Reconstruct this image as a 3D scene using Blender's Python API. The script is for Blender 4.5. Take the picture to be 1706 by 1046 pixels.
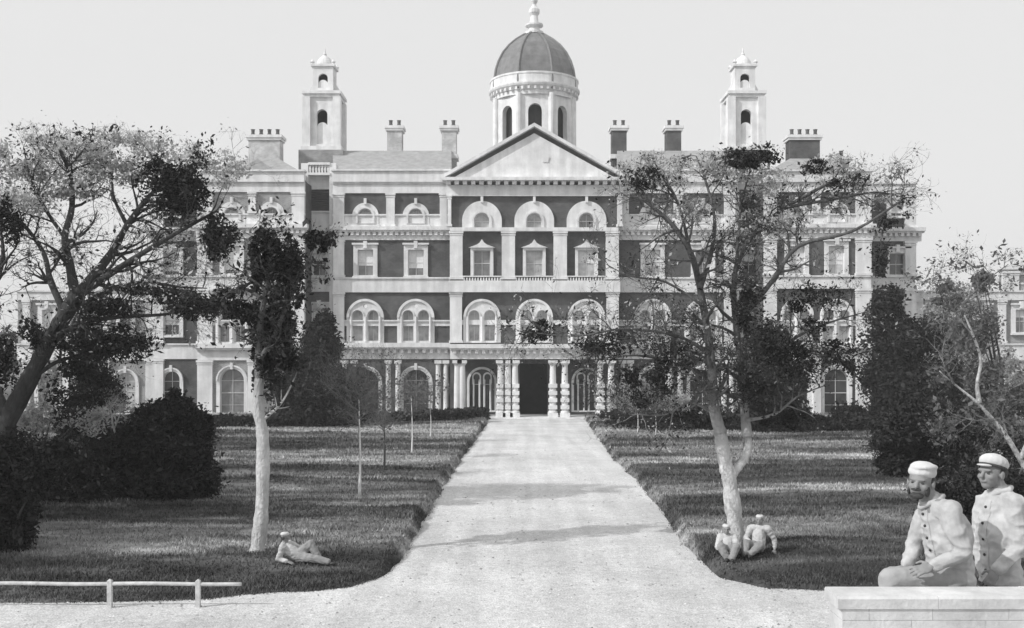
import bpy, bmesh, math, random
import numpy as np
from mathutils import Vector, Matrix
from mathutils.geometry import tessellate_polygon
from mathutils import noise as mnoise

# ------------------------------------------------------------------ camera, sky, sun
SC = bpy.context.scene
for o in list(bpy.data.objects): bpy.data.objects.remove(o)
FPX = 1700.0; CX = 853.0; HY = 575.0; CZ = 5.36
cam = bpy.data.cameras.new('camera'); camo = bpy.data.objects.new('camera', cam)
SC.collection.objects.link(camo)
camo.location = (0, 0, CZ); camo.rotation_euler = (math.radians(90), 0, 0)
cam.sensor_width = 36; cam.lens = 36*FPX/1706.0; cam.shift_y = (HY-523)/1706.0
cam.clip_end = 3000; cam.clip_start = 0.1
SC.camera = camo
SUN_EL = math.radians(37); SUN_AZ = math.radians(242)      # clockwise from +Y
W = bpy.data.worlds.new('World'); SC.world = W; W.use_nodes = True
nt = W.node_tree; nt.nodes.clear()
sky = nt.nodes.new('ShaderNodeTexSky'); sky.sky_type = 'NISHITA'; sky.sun_disc = False
sky.sun_elevation = SUN_EL; sky.sun_rotation = SUN_AZ; sky.dust_density = 6; sky.air_density = 1.0
bw = nt.nodes.new('ShaderNodeRGBToBW')
mx = nt.nodes.new('ShaderNodeMix'); mx.data_type = 'FLOAT'; mx.inputs[0].default_value = 0.75
bg = nt.nodes.new('ShaderNodeBackground'); bg.inputs[1].default_value = 0.12
out = nt.nodes.new('ShaderNodeOutputWorld')
nt.links.new(sky.outputs[0], bw.inputs[0]); nt.links.new(bw.outputs[0], mx.inputs[2])
mx.inputs[3].default_value = 8.4
nt.links.new(mx.outputs[0], bg.inputs[0]); nt.links.new(bg.outputs[0], out.inputs[0])
sl = bpy.data.lights.new('sun', 'SUN'); sl.energy = 3.1; sl.angle = math.radians(0.6); sl.color = (1, 1, 1)
so = bpy.data.objects.new('sun', sl); SC.collection.objects.link(so)
sd = Vector((math.sin(SUN_AZ)*math.cos(SUN_EL), math.cos(SUN_AZ)*math.cos(SUN_EL), math.sin(SUN_EL)))
so.rotation_euler = (-sd).to_track_quat('-Z', 'Y').to_euler(); so.location = sd*100
SC.view_settings.view_transform = 'Standard'; SC.view_settings.look = 'None'
SC.view_settings.exposure = 0.0; SC.view_settings.gamma = 1.0
SC.render.engine = 'CYCLES'

random.seed(7); RNG = np.random.default_rng(11)

def vnoise(x, y, seed=0):
    x = np.asarray(x, float); y = np.asarray(y, float)
    xi = np.floor(x).astype(np.int64); yi = np.floor(y).astype(np.int64); fx = x-xi; fy = y-yi
    def h(a, b):
        n = (a*374761393+b*668265263+seed*982451653) & 0xffffffff
        n = ((n ^ (n >> 13))*1274126177) & 0xffffffff
        return ((n ^ (n >> 16)) & 0xffff)/32767.5-1
    u = fx*fx*(3-2*fx); v = fy*fy*(3-2*fy)
    return (h(xi, yi)*(1-u)+h(xi+1, yi)*u)*(1-v)+(h(xi, yi+1)*(1-u)+h(xi+1, yi+1)*u)*v

def PX(px, D): return (px-CX)*D/FPX
def PZ(py, D): return CZ+(HY-py)*D/FPX
def P(px, py, D): return Vector((PX(px, D), D, PZ(py, D)))

# base ground profile along depth
GP = [(-60, 3.3), (-5, 3.3), (0, 3.3), (3, 3.1), (6, 2.9), (8.4, 2.9), (10.5, 2.1), (13, 1.32), (15, 1.26), (20, 1.16), (77, 0.0), (2000, 0.0)]
GPx = [a for a, b in GP]; GPz = [b for a, b in GP]
def zb(D): return float(np.interp(D, GPx, GPz))
def gD(py):
    lo, hi = 13.0, 400.0
    k = (py-HY)/FPX
    for _ in range(50):
        m = (lo+hi)/2
        if (CZ-zb(m))/m > k: lo = m
        else: hi = m
    return lo
def G(px, py):
    D = gD(py); return Vector((PX(px, D), D, zb(D)))

# ------------------------------------------------------------------ materials
def mat(name, c, rough=0.85, var=0.15, scale=3.0, bump=0.0, bscale=20.0, kind=None, bd=0.05, spec=0.3, stretch=None, isl=0.0):
    m = bpy.data.materials.new(name); m.use_nodes = True
    t = m.node_tree; b = t.nodes['Principled BSDF']
    b.inputs['Roughness'].default_value = rough
    b.inputs['Specular IOR Level'].default_value = spec
    tc = t.nodes.new('ShaderNodeTexCoord')
    mp = t.nodes.new('ShaderNodeMapping'); t.links.new(tc.outputs['Object'], mp.inputs[0])
    if stretch: mp.inputs['Scale'].default_value = stretch
    n = t.nodes.new('ShaderNodeTexNoise'); n.inputs['Scale'].default_value = scale
    n.inputs['Detail'].default_value = 6; n.inputs['Roughness'].default_value = 0.65
    t.links.new(mp.outputs[0], n.inputs['Vector'])
    r = t.nodes.new('ShaderNodeMapRange')
    r.inputs['From Min'].default_value = 0.3; r.inputs['From Max'].default_value = 0.7
    r.inputs['To Min'].default_value = c*(1-var); r.inputs['To Max'].default_value = c*(1+var)
    t.links.new(n.outputs[0], r.inputs[0])
    col = r.outputs[0]
    if kind == 'brick':
        br = t.nodes.new('ShaderNodeTexBrick'); br.inputs['Scale'].default_value = 1.0
        br.inputs['Brick Width'].default_value = 0.23; br.inputs['Row Height'].default_value = 0.075
        br.inputs['Mortar Size'].default_value = 0.01
        br.inputs['Color1'].default_value = (0.85,)*3+(1,); br.inputs['Color2'].default_value = (1.15,)*3+(1,)
        br.inputs['Mortar'].default_value = (1.6,)*3+(1,)
        cx = t.nodes.new('ShaderNodeSeparateXYZ'); cc = t.nodes.new('ShaderNodeCombineXYZ')
        t.links.new(tc.outputs['Object'], cx.inputs[0])
        t.links.new(cx.outputs[0], cc.inputs[0]); t.links.new(cx.outputs[2], cc.inputs[1])
        t.links.new(cc.outputs[0], br.inputs['Vector'])
        mm = t.nodes.new('ShaderNodeMath'); mm.operation = 'MULTIPLY'
        t.links.new(br.outputs[0], mm.inputs[0]); t.links.new(col, mm.inputs[1]); col = mm.outputs[0]
    if kind in ('slate', 'stain'):
        w = t.nodes.new('ShaderNodeTexNoise'); w.inputs['Scale'].default_value = 0.8 if kind == 'stain' else 2.5
        mp2 = t.nodes.new('ShaderNodeMapping'); mp2.inputs['Scale'].default_value = (3.0, 3.0, 0.35) if kind == 'stain' else (1, 1, 7)
        t.links.new(tc.outputs['Object'], mp2.inputs[0]); t.links.new(mp2.outputs[0], w.inputs['Vector'])
        w.inputs['Detail'].default_value = 5
        r2 = t.nodes.new('ShaderNodeMapRange'); r2.inputs['From Min'].default_value = 0.35; r2.inputs['From Max'].default_value = 0.65
        r2.inputs['To Min'].default_value = 0.86; r2.inputs['To Max'].default_value = 1.05
        t.links.new(w.outputs[0], r2.inputs[0])
        mm = t.nodes.new('ShaderNodeMath'); mm.operation = 'MULTIPLY'
        t.links.new(r2.outputs[0], mm.inputs[0]); t.links.new(col, mm.inputs[1]); col = mm.outputs[0]
    if isinstance(kind, tuple):          # sunlit pale foot and silhouetted dark limbs painted in by height
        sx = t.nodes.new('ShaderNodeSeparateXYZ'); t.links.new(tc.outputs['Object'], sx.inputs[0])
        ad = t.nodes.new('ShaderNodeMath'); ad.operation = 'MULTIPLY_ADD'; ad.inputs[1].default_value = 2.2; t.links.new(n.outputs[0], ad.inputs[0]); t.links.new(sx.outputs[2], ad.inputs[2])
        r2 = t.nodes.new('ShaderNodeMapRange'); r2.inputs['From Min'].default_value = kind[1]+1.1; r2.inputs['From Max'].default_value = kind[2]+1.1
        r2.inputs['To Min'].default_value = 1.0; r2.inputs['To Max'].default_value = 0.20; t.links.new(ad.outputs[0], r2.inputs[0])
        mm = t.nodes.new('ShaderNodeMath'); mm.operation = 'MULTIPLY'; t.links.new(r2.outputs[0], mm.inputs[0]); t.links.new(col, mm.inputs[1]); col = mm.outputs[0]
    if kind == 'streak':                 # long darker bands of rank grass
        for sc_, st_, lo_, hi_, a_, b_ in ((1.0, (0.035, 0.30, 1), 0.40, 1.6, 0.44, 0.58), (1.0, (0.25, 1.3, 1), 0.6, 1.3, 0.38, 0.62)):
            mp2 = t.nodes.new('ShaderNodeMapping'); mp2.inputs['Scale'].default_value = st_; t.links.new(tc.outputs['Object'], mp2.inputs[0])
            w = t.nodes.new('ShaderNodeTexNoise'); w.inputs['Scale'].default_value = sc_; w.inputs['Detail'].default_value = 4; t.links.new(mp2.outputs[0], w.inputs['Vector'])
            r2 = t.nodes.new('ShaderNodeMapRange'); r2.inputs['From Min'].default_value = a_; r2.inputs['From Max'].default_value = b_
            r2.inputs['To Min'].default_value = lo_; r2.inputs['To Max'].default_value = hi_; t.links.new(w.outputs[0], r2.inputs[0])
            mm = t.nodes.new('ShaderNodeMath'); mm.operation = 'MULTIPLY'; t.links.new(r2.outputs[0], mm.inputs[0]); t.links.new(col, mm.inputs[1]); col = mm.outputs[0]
    if kind == 'worn':                   # gravel: grit speckle and long trodden streaks
        for sc_, st_, lo_, hi_, a_, b_ in ((1.0, (1.6, 0.10, 1), 0.90, 1.05, 0.4, 0.6), (9.0, (1, 1, 1), 0.88, 1.08, 0.35, 0.65), (38.0, (1, 1, 1), 0.72, 1.2, 0.35, 0.65), (0.35, (0.8, 1.0, 1), 0.93, 1.04, 0.4, 0.6)):
            mp2 = t.nodes.new('ShaderNodeMapping'); mp2.inputs['Scale'].default_value = st_; t.links.new(tc.outputs['Object'], mp2.inputs[0])
            w = t.nodes.new('ShaderNodeTexNoise'); w.inputs['Scale'].default_value = sc_; w.inputs['Detail'].default_value = 4; t.links.new(mp2.outputs[0], w.inputs['Vector'])
            r2 = t.nodes.new('ShaderNodeMapRange'); r2.inputs['From Min'].default_value = a_; r2.inputs['From Max'].default_value = b_
            r2.inputs['To Min'].default_value = lo_; r2.inputs['To Max'].default_value = hi_; t.links.new(w.outputs[0], r2.inputs[0])
            mm = t.nodes.new('ShaderNodeMath'); mm.operation = 'MULTIPLY'; t.links.new(r2.outputs[0], mm.inputs[0]); t.links.new(col, mm.inputs[1]); col = mm.outputs[0]
    if isl > 0:
        g = t.nodes.new('ShaderNodeNewGeometry')
        r2 = t.nodes.new('ShaderNodeMapRange'); r2.inputs['To Min'].default_value = 1-isl; r2.inputs['To Max'].default_value = 1+isl
        t.links.new(g.outputs['Random Per Island'], r2.inputs[0])
        mm = t.nodes.new('ShaderNodeMath'); mm.operation = 'MULTIPLY'
        t.links.new(r2.outputs[0], mm.inputs[0]); t.links.new(col, mm.inputs[1]); col = mm.outputs[0]
    t.links.new(col, b.inputs['Base Color'])
    if bump > 0:
        n2 = t.nodes.new('ShaderNodeTexNoise'); n2.inputs['Scale'].default_value = bscale; n2.inputs['Detail'].default_value = 6
        t.links.new(mp.outputs[0], n2.inputs['Vector'])
        bp = t.nodes.new('ShaderNodeBump'); bp.inputs['Strength'].default_value = bump; bp.inputs['Distance'].default_value = bd
        t.links.new(n2.outputs[0], bp.inputs['Height']); t.links.new(bp.outputs[0], b.inputs['Normal'])
    return m

def leafmat(name, c, tr):
    m = mat(name, c, 0.7, 0.3, 1.5, isl=0.4, spec=0.2); t = m.node_tree; b = t.nodes['Principled BSDF']
    col = b.inputs['Base Color'].links[0].from_socket; o = [n for n in t.nodes if n.type == 'OUTPUT_MATERIAL'][0]
    tl = t.nodes.new('ShaderNodeBsdfTranslucent'); ms = t.nodes.new('ShaderNodeMixShader'); ms.inputs[0].default_value = tr
    t.links.new(col, tl.inputs[0]); t.links.new(b.outputs[0], ms.inputs[1]); t.links.new(tl.outputs[0], ms.inputs[2]); t.links.new(ms.outputs[0], o.inputs[0]); return m
M = dict(
    stone=mat('portland_stone', 0.72, 0.8, 0.13, 1.2, 0.25, 9, kind='stain'),
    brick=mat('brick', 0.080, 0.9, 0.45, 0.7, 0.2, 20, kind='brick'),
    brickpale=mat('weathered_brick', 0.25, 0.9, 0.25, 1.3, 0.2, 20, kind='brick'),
    slate=mat('slate', 0.34, 0.6, 0.2, 2.0, 0.3, 14, kind='slate'),
    lead=mat('dome_lead', 0.17, 0.38, 0.25, 1.5, 0.2, 8, kind='stain', spec=0.5),
    frame=mat('painted_sash', 0.55, 0.5, 0.1, 4),
    glass=mat('window_glass', 0.42, 0.12, 0.5, 0.9, 0.08, 2.5, spec=0.8),
    darkglass=mat('dark_glass', 0.05, 0.12, 0.5, 0.9, 0.08, 2.5, spec=0.8),
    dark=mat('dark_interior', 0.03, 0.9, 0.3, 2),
    louvre=mat('louvre_paint', 0.05, 0.7, 0.3, 2),
    gravel=mat('gravel', 0.60, 0.95, 0.10, 0.9, 1.0, 30, bd=0.015, kind='worn'),
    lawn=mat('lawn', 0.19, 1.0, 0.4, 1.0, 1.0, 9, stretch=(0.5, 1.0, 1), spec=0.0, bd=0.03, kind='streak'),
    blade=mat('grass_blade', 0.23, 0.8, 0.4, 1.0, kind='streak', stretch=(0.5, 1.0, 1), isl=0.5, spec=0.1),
    earth=mat('earth', 0.12, 1.0, 0.4, 0.4, 0.6, 6),
    barkpale=mat('pale_bark', 0.46, 0.9, 0.35, 9, 0.9, 25, stretch=(1, 1, 0.5)),
    barkdark=mat('dark_bark', 0.065, 0.9, 0.4, 6, 0.9, 25, stretch=(1, 1, 0.4)),
    barkmid=mat('grey_bark', 0.17, 0.9, 0.4, 6, 0.9, 25, stretch=(1, 1, 0.4)),
    leafdark=mat('evergreen_leaf', 0.026, 0.7, 0.3, 2.0, isl=0.5, spec=0.15),
    leafmid=leafmat('leaf', 0.13, 0.3),
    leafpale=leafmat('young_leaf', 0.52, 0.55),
    leafgrey=leafmat('grey_leaf', 0.40, 0.4),
    railwood=mat('weathered_white_paint', 0.50, 0.7, 0.3, 7, 0.4, 30, bd=0.01),
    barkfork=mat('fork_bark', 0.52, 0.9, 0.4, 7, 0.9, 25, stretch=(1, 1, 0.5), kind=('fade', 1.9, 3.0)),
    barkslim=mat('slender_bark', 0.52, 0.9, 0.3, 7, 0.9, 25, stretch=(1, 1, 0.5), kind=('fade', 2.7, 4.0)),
    pebble=mat('pebble', 0.46, 0.9, 0.3, 3, isl=0.5),
    brickbuff=mat('buff_brick', 0.40, 0.9, 0.3, 1.3, 0.2, 20, kind='brick'),
    midglass=mat('mid_glass', 0.18, 0.12, 0.5, 0.9, 0.08, 2.5, spec=0.8),  # mid-grey panes, picked at random among the pale ones
    wallstone=mat('wall_stone', 0.56, 0.9, 0.22, 3.5, 0.6, 30, bd=0.01, kind='stain'),
    whitewood=mat('white_paint', 0.72, 0.6, 0.12, 6, 0.2, 30),
    skin=mat('skin', 0.24, 0.6, 0.08, 20),
    cloth=mat('light_flannel', 0.42, 0.95, 0.2, 9, 0.4, 60, bd=0.004),
    cloth2=mat('pale_drill', 0.47, 0.95, 0.2, 9, 0.4, 60, bd=0.004),
    trouser=mat('trouser_cloth', 0.33, 0.95, 0.15, 9, 0.4, 60, bd=0.004),
    trouser2=mat('grey_trouser', 0.26, 0.95, 0.2, 9, 0.4, 60, bd=0.004),
    cap=mat('cap_cloth', 0.56, 0.95, 0.1, 9, 0.3, 60, bd=0.004),
    hair=mat('dark_hair', 0.05, 0.7, 0.4, 60),
    leather=mat('dark_leather', 0.035, 0.5, 0.3, 20),
)

# ------------------------------------------------------------------ mesh helpers
class MB:
    def __init__(s): s.v = []; s.f = []
    def add(s, v, f):
        b = len(s.v); s.v += [tuple(p) for p in v]; s.f += [tuple(i+b for i in q) for q in f]; return s
    def box(s, x0, x1, y0, y1, z0, z1):
        v = [(x, y, z) for z in (z0, z1) for y in (y0, y1) for x in (x0, x1)]
        return s.add(v, [(0, 2, 3, 1), (4, 5, 7, 6), (0, 1, 5, 4), (2, 6, 7, 3), (0, 4, 6, 2), (1, 3, 7, 5)])
    def tube(s, pts, rad, n=8, cap=True):
        pts = [Vector(p) for p in pts]
        if not hasattr(rad, '__len__'): rad = [rad]*len(pts)
        v = []; f = []; up = None
        for i, p in enumerate(pts):
            d = (pts[min(i+1, len(pts)-1)]-pts[max(i-1, 0)])
            d = d.normalized() if d.length > 1e-9 else Vector((0, 0, 1))
            if up is None: up = d.orthogonal().normalized()
            up = (up-d*up.dot(d))
            up = up.normalized() if up.length > 1e-6 else d.orthogonal().normalized()
            w = d.cross(up)
            for k in range(n):
                a = 2*math.pi*k/n
                v.append(p+(up*math.cos(a)+w*math.sin(a))*rad[i])
        for i in range(len(pts)-1):
            for k in range(n):
                f.append((i*n+k, i*n+(k+1) % n, (i+1)*n+(k+1) % n, (i+1)*n+k))
        if cap:
            f.append(tuple(reversed(range(n)))); f.append(tuple(range((len(pts)-1)*n, len(pts)*n)))
        return s.add(v, f)
    def lathe(s, cx, cy, prof, n=24, ph=0.0, a0=0.0, a1=2*math.pi):
        full = abs(a1-a0-2*math.pi) < 1e-6; m = n if full else n+1
        v = []; f = []
        for r, z in prof:
            for k in range(m):
                a = a0+(a1-a0)*k/n+ph; v.append((cx+r*math.cos(a), cy+r*math.sin(a), z))
        for i in range(len(prof)-1):
            for k in range(n):
                k2 = (k+1) % m
                f.append((i*m+k, i*m+k2, (i+1)*m+k2, (i+1)*m+k))
        return s.add(v, f)
    def plate(s, loops, y, depth, back=False):
        """solid slab facing -Y at depth y; loops = [outer, hole, ...] of (x, z)"""
        vl = [[Vector((a, b, 0)) for a, b in L] for L in loops]
        tris = tessellate_polygon(vl)
        flat = [q for L in loops for q in L]; n = len(flat)
        v = [(a, y, b) for a, b in flat]+[(a, y+depth, b) for a, b in flat]
        f = []
        for t in tris:
            a, b, c = [flat[i] for i in t]
            cr = (b[0]-a[0])*(c[1]-a[1])-(b[1]-a[1])*(c[0]-a[0])
            tt = tuple(t) if cr > 0 else tuple(reversed(t))
            f.append(tt)
            if back: f.append(tuple(i+n for i in reversed(tt)))
        o = 0
        for L in loops:
            m = len(L)
            for k in range(m): f.append((o+k, o+(k+1) % m, o+(k+1) % m+n, o+k+n))
            o += m
        return s.add(v, f)
    def build(s, name, m, parent=None, smooth=False):
        me = bpy.data.meshes.new(name); me.from_pydata([tuple(p) for p in s.v], [], s.f)
        if isinstance(m, str): m = M[m]
        me.materials.append(m)
        if smooth: me.polygons.foreach_set('use_smooth', [True]*len(me.polygons))
        me.update()
        o = bpy.data.objects.new(name, me); SC.collection.objects.link(o)
        if parent is not None:
            o.parent = parent
            if parent.parent is None: base = parent.location
            else: base = parent.location+parent.parent.location
            if base.length > 0: me.transform(Matrix.Translation(-base))
        return o

def np_obj(name, V, F, m, parent=None):
    """V (n,3) array, F (m,k) array with constant k"""
    me = bpy.data.meshes.new(name); k = F.shape[1]
    me.vertices.add(len(V)); me.loops.add(F.size); me.polygons.add(len(F))
    base = Vector((0, 0, 0)) if parent is None else parent.location
    V = V-np.array(base)
    me.vertices.foreach_set('co', V.astype(np.float32).ravel())
    me.loops.foreach_set('vertex_index', F.astype(np.int32).ravel())
    me.polygons.foreach_set('loop_start', np.arange(0, F.size, k, dtype=np.int32))
    me.materials.append(M[m] if isinstance(m, str) else m)
    me.update(calc_edges=True); me.validate()
    o = bpy.data.objects.new(name, me); SC.collection.objects.link(o)
    if parent is not None: o.parent = parent
    return o

def tag(o, label=None, cat=None, group=None, kind=None):
    if label: o['label'] = label
    if cat: o['category'] = cat
    if group: o['group'] = group
    if kind: o['kind'] = kind
    return o
def empty(name, loc, label=None, cat=None, group=None):
    o = bpy.data.objects.new(name, None); SC.collection.objects.link(o); o.location = loc
    o.empty_display_size = 0.3
    return tag(o, label, cat, group)
def dup_tree(root, loc, label=None):
    r = root.copy(); SC.collection.objects.link(r); r.location = loc
    if label: r['label'] = label
    for ch in list(root.children):
        c = ch.copy(); SC.collection.objects.link(c); c.parent = r
        for g in list(ch.children):
            d = g.copy(); SC.collection.objects.link(d); d.parent = c
    return r

# ------------------------------------------------------------------ ground
gpts = [gp for gp in GPx if -60 <= gp <= 2000]
b = MB(); xs = [-900, -60, 60, 900]; ys = gpts+[140]
ys = sorted(set(ys)); v = []; f = []
for y in ys:
    for x in xs: v.append((x, y, zb(y)-0.45))
for i in range(len(ys)-1):
    for j in range(len(xs)-1):
        a = i*4+j; f.append((a, a+1, a+5, a+4))
b.add(v, f); tag(b.build('ground', 'earth'), kind='structure')

# gravel sheet: drive, forecourt and the road crossing in front
b = MB(); v = []; f = []
ys = list(np.linspace(5, 22, 60))+list(np.linspace(22.5, 78, 80)); xs = np.linspace(-46, 46, 60)
for y in ys:
    for x in xs: v.append((x, y, zb(y)+0.02*mnoise.noise(Vector((x*0.35, y*0.35, 0)))))
nx = len(xs)
for i in range(len(ys)-1):
    for j in range(nx-1):
        a = i*nx+j; f.append((a, a+1, a+nx+1, a+nx))
b.add(v, f); tag(b.build('gravel_drive', 'gravel', smooth=True), kind='structure')

# lawn edges traced on the ground (pixel -> ground point)
LE = [(G(a, c).x, G(a, c).y) for a, c in [(818, 695), (800, 722), (770, 765), (738, 815), (712, 860), (690, 905), (672, 938), (640, 962), (590, 978), (520, 988), (415, 992), (340, 999), (183, 1003), (0, 1004)]]+[(-60, 16.0)]
RE = [(G(a, c).x, G(a, c).y) for a, c in [(972, 695), (990, 722), (1022, 765), (1060, 800), (1098, 850), (1128, 895), (1160, 930), (1200, 962), (1280, 981), (1400, 986), (1706, 986)]]+[(60, 16.9)]
LE[0] = (LE[0][0], 76); RE[0] = (RE[0][0], 76)
def seg_field(poly):
    A = np.array(poly[:-1]); B = np.array(poly[1:])
    return A, B
def lawn_h(X, Y):
    """height of the turf above the gravel, from the distance to the traced edge"""
    out = np.full(X.shape, -1.0)
    for poly, side in ((LE, -1), (RE, 1)):
        A, B = seg_field(poly); d = np.full(X.shape, 1e9)
        for a, c in zip(A, B):
            ab = c-a; t = np.clip(((X-a[0])*ab[0]+(Y-a[1])*ab[1])/(ab@ab), 0, 1)
            d = np.minimum(d, np.hypot(X-a[0]-t*ab[0], Y-a[1]-t*ab[1]))
        # inside test via polygon
        full = list(poly)+[(side*200, poly[-1][1]), (side*200, 76)]
        ins = np.zeros(X.shape, bool); n = len(full)
        for i in range(n):
            x1, y1 = full[i]; x2, y2 = full[(i+1) % n]
            c = ((y1 > Y) != (y2 > Y))
            with np.errstate(divide='ignore', invalid='ignore'):
                xi = (x2-x1)*(Y-y1)/((y2-y1) if y2 != y1 else 1e-9)+x1
            ins ^= c & (X < xi)
        sdist = np.where(ins, d, -d); out = np.maximum(out, sdist)
    return out
def edge_jit(x, y): return vnoise(x*2.1, y*1.7, 3)*0.045+vnoise(x*0.6, y*0.6, 9)*0.06
def eh(y): return 0.12+0.15*np.clip((y-17.2)/3.5, 0, 1)
def undul(x, y): return 0.10*vnoise(x*0.10, y*0.45, 1)+0.05*vnoise(x*0.4, y*1.3, 5)+0.02*vnoise(x*3, y*3, 7)
ys = [13.5]
while ys[-1] < 76: ys.append(ys[-1]+0.0062*ys[-1])
ys = np.array([y for y in ys if y < 75.9]+[76.0])
xs = np.concatenate([[-200, -120, -80, -60, -45], np.arange(-32, -16, 0.5), np.arange(-16, 16, 0.11), np.arange(16, 32, 0.5), [45, 60, 80, 120, 200]])
X, Y = np.meshgrid(xs, ys)
jit = edge_jit(X, Y); und = undul(X, Y)
S = lawn_h(X, Y)+jit
t = np.clip(S/0.24, 0, 1); t = t*t*(3-2*t)
ZB = np.array([zb(y) for y in ys])[:, None]
Z = ZB+np.where(S > 0, -0.02+t*(eh(Y)+und), -0.02+np.maximum(S, -0.4)*0.5)
V = np.stack([X, Y, Z], -1).reshape(-1, 3)
nx = len(xs); I, J = np.meshgrid(np.arange(len(ys)-1), np.arange(nx-1), indexing='ij'); a = (I*nx+J).ravel()
keep = (S.ravel()[a] > -0.5) | (S.ravel()[a+nx+1] > -0.5)
a = a[keep]
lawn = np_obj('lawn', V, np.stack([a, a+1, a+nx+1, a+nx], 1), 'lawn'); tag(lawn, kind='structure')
lawn.data.polygons.foreach_set('use_smooth', [True]*len(lawn.data.polygons))
def ground_z(x, y):
    s = float(lawn_h(np.array([[x]]), np.array([[y]]))[0, 0]+edge_jit(x, y))
    tt = min(max(s/0.24, 0), 1)
    return zb(y)+(tt*tt*(3-2*tt)*(float(eh(y))+float(undul(x, y)))-0.02 if s > 0 else 0)
# grass blades
N = 1000000
yy = 14.5+(RNG.random(N)**1.6)*61
xx = (RNG.random(N)-0.5)*2*(yy*0.56)
s = lawn_h(xx[None], yy[None])[0]+edge_jit(xx, yy)
ok = (s > -0.05+RNG.random(N)*0.10) & ((s < 0.32) | (RNG.random(N) < 0.58)); xx = xx[ok]; yy = yy[ok]; s = s[ok]; N = len(xx)
pn = vnoise(xx*0.5, yy*1.3, 20)*.6+vnoise(xx*1.6, yy*3, 21)*.4
ok = RNG.random(N) < np.clip(0.8+1.0*pn, 0.35, 1); xx = xx[ok]; yy = yy[ok]; s = s[ok]; pn = pn[ok]; N = len(xx)
tt = np.clip(s/0.24, 0, 1); zz = np.interp(yy, GPx, GPz)+tt*tt*(3-2*tt)*(eh(yy)+undul(xx, yy))-0.03
h = (0.025+0.045*RNG.random(N)+0.05*np.clip(pn, 0, 1))*(0.7+yy/50); w = 0.006+0.0005*yy
an = RNG.random(N)*math.pi*2; lx = (RNG.random(N)-.5)*h*1.2; ly = (RNG.random(N)-.5)*h*1.2
V = np.zeros((N, 3, 3)); V[:, 0] = np.stack([xx-np.cos(an)*w, yy-np.sin(an)*w, zz], 1)
V[:, 1] = np.stack([xx+np.cos(an)*w, yy+np.sin(an)*w, zz], 1); V[:, 2] = np.stack([xx+lx, yy+ly, zz+h], 1)
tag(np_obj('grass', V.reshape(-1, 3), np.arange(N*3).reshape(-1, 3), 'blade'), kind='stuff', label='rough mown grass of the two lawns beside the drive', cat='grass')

# loose stones and fallen leaves on the drive
N = 13000; yy = 14.2+(RNG.random(N)**1.8)*34; xx = (RNG.random(N)-0.5)*2*(yy*0.55); s_ = lawn_h(xx[None], yy[None])[0]
ok = (s_ < 0.0) & (RNG.random(N) < np.exp(s_*0.55)+0.10); xx = xx[ok]; yy = yy[ok]; N = len(xx)
zz = np.interp(yy, GPx, GPz)+0.004; sz = (0.006+0.016*RNG.random(N)**3)*(0.8+yy/40); V = np.zeros((N, 4, 3)); an = RNG.random(N)*6.28
for k in range(3): V[:, k] = np.stack([xx+np.cos(an+k*2.09)*sz*1.4, yy+np.sin(an+k*2.09)*sz, zz], 1)
V[:, 3] = np.stack([xx, yy, zz+sz*0.9], 1); b4 = np.arange(N)[:, None]*4
F = np.concatenate([b4+np.array([[0, 1, 3]]), b4+np.array([[1, 2, 3]]), b4+np.array([[2, 0, 3]])])
tag(np_obj('pebbles', V.reshape(-1, 3), F, 'pebble'), kind='stuff', label='loose small stones scattered over the pale gravel drive', cat='pebbles')

# ------------------------------------------------------------------ the hospital
CXB = 890.0
def rx(x0, x1, y0, y1, D):      # rectangle in facade px -> loop
    return [(PX(x0, D), PZ(y1, D)), (PX(x1, D), PZ(y1, D)), (PX(x1, D), PZ(y0, D)), (PX(x0, D), PZ(y0, D))]
def archl(cx, r, ytop, ybot, D, n=20, k=1.0):   # round-headed opening
    cy = ytop+r*k; L = [(PX(cx-r, D), PZ(ybot, D)), (PX(cx+r, D), PZ(ybot, D))]
    for i in range(n+1):
        a = math.pi*i/n; L.append((PX(cx+r*math.cos(a), D), PZ(cy-r*k*math.sin(a), D)))
    return L
def circ(cx, cy, r, D, n=14):
    return [(PX(cx+r*math.cos(2*math.pi*i/n), D), PZ(cy-r*math.sin(2*math.pi*i/n), D)) for i in range(n)]
D0 = 77.27
H = empty('hospital_building', (PX(CXB, D0), D0, 0), 'long brick and pale stone hospital block with a pedimented centre, dome and two turrets', 'building')
def pbox(mb, x0, x1, y0, y1, D, front, back):
    """box whose front face outline is given in px at depth D"""
    mb.box(PX(x0, D), PX(x1, D), D-front, D+back, PZ(y1, D), PZ(y0, D))

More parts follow.
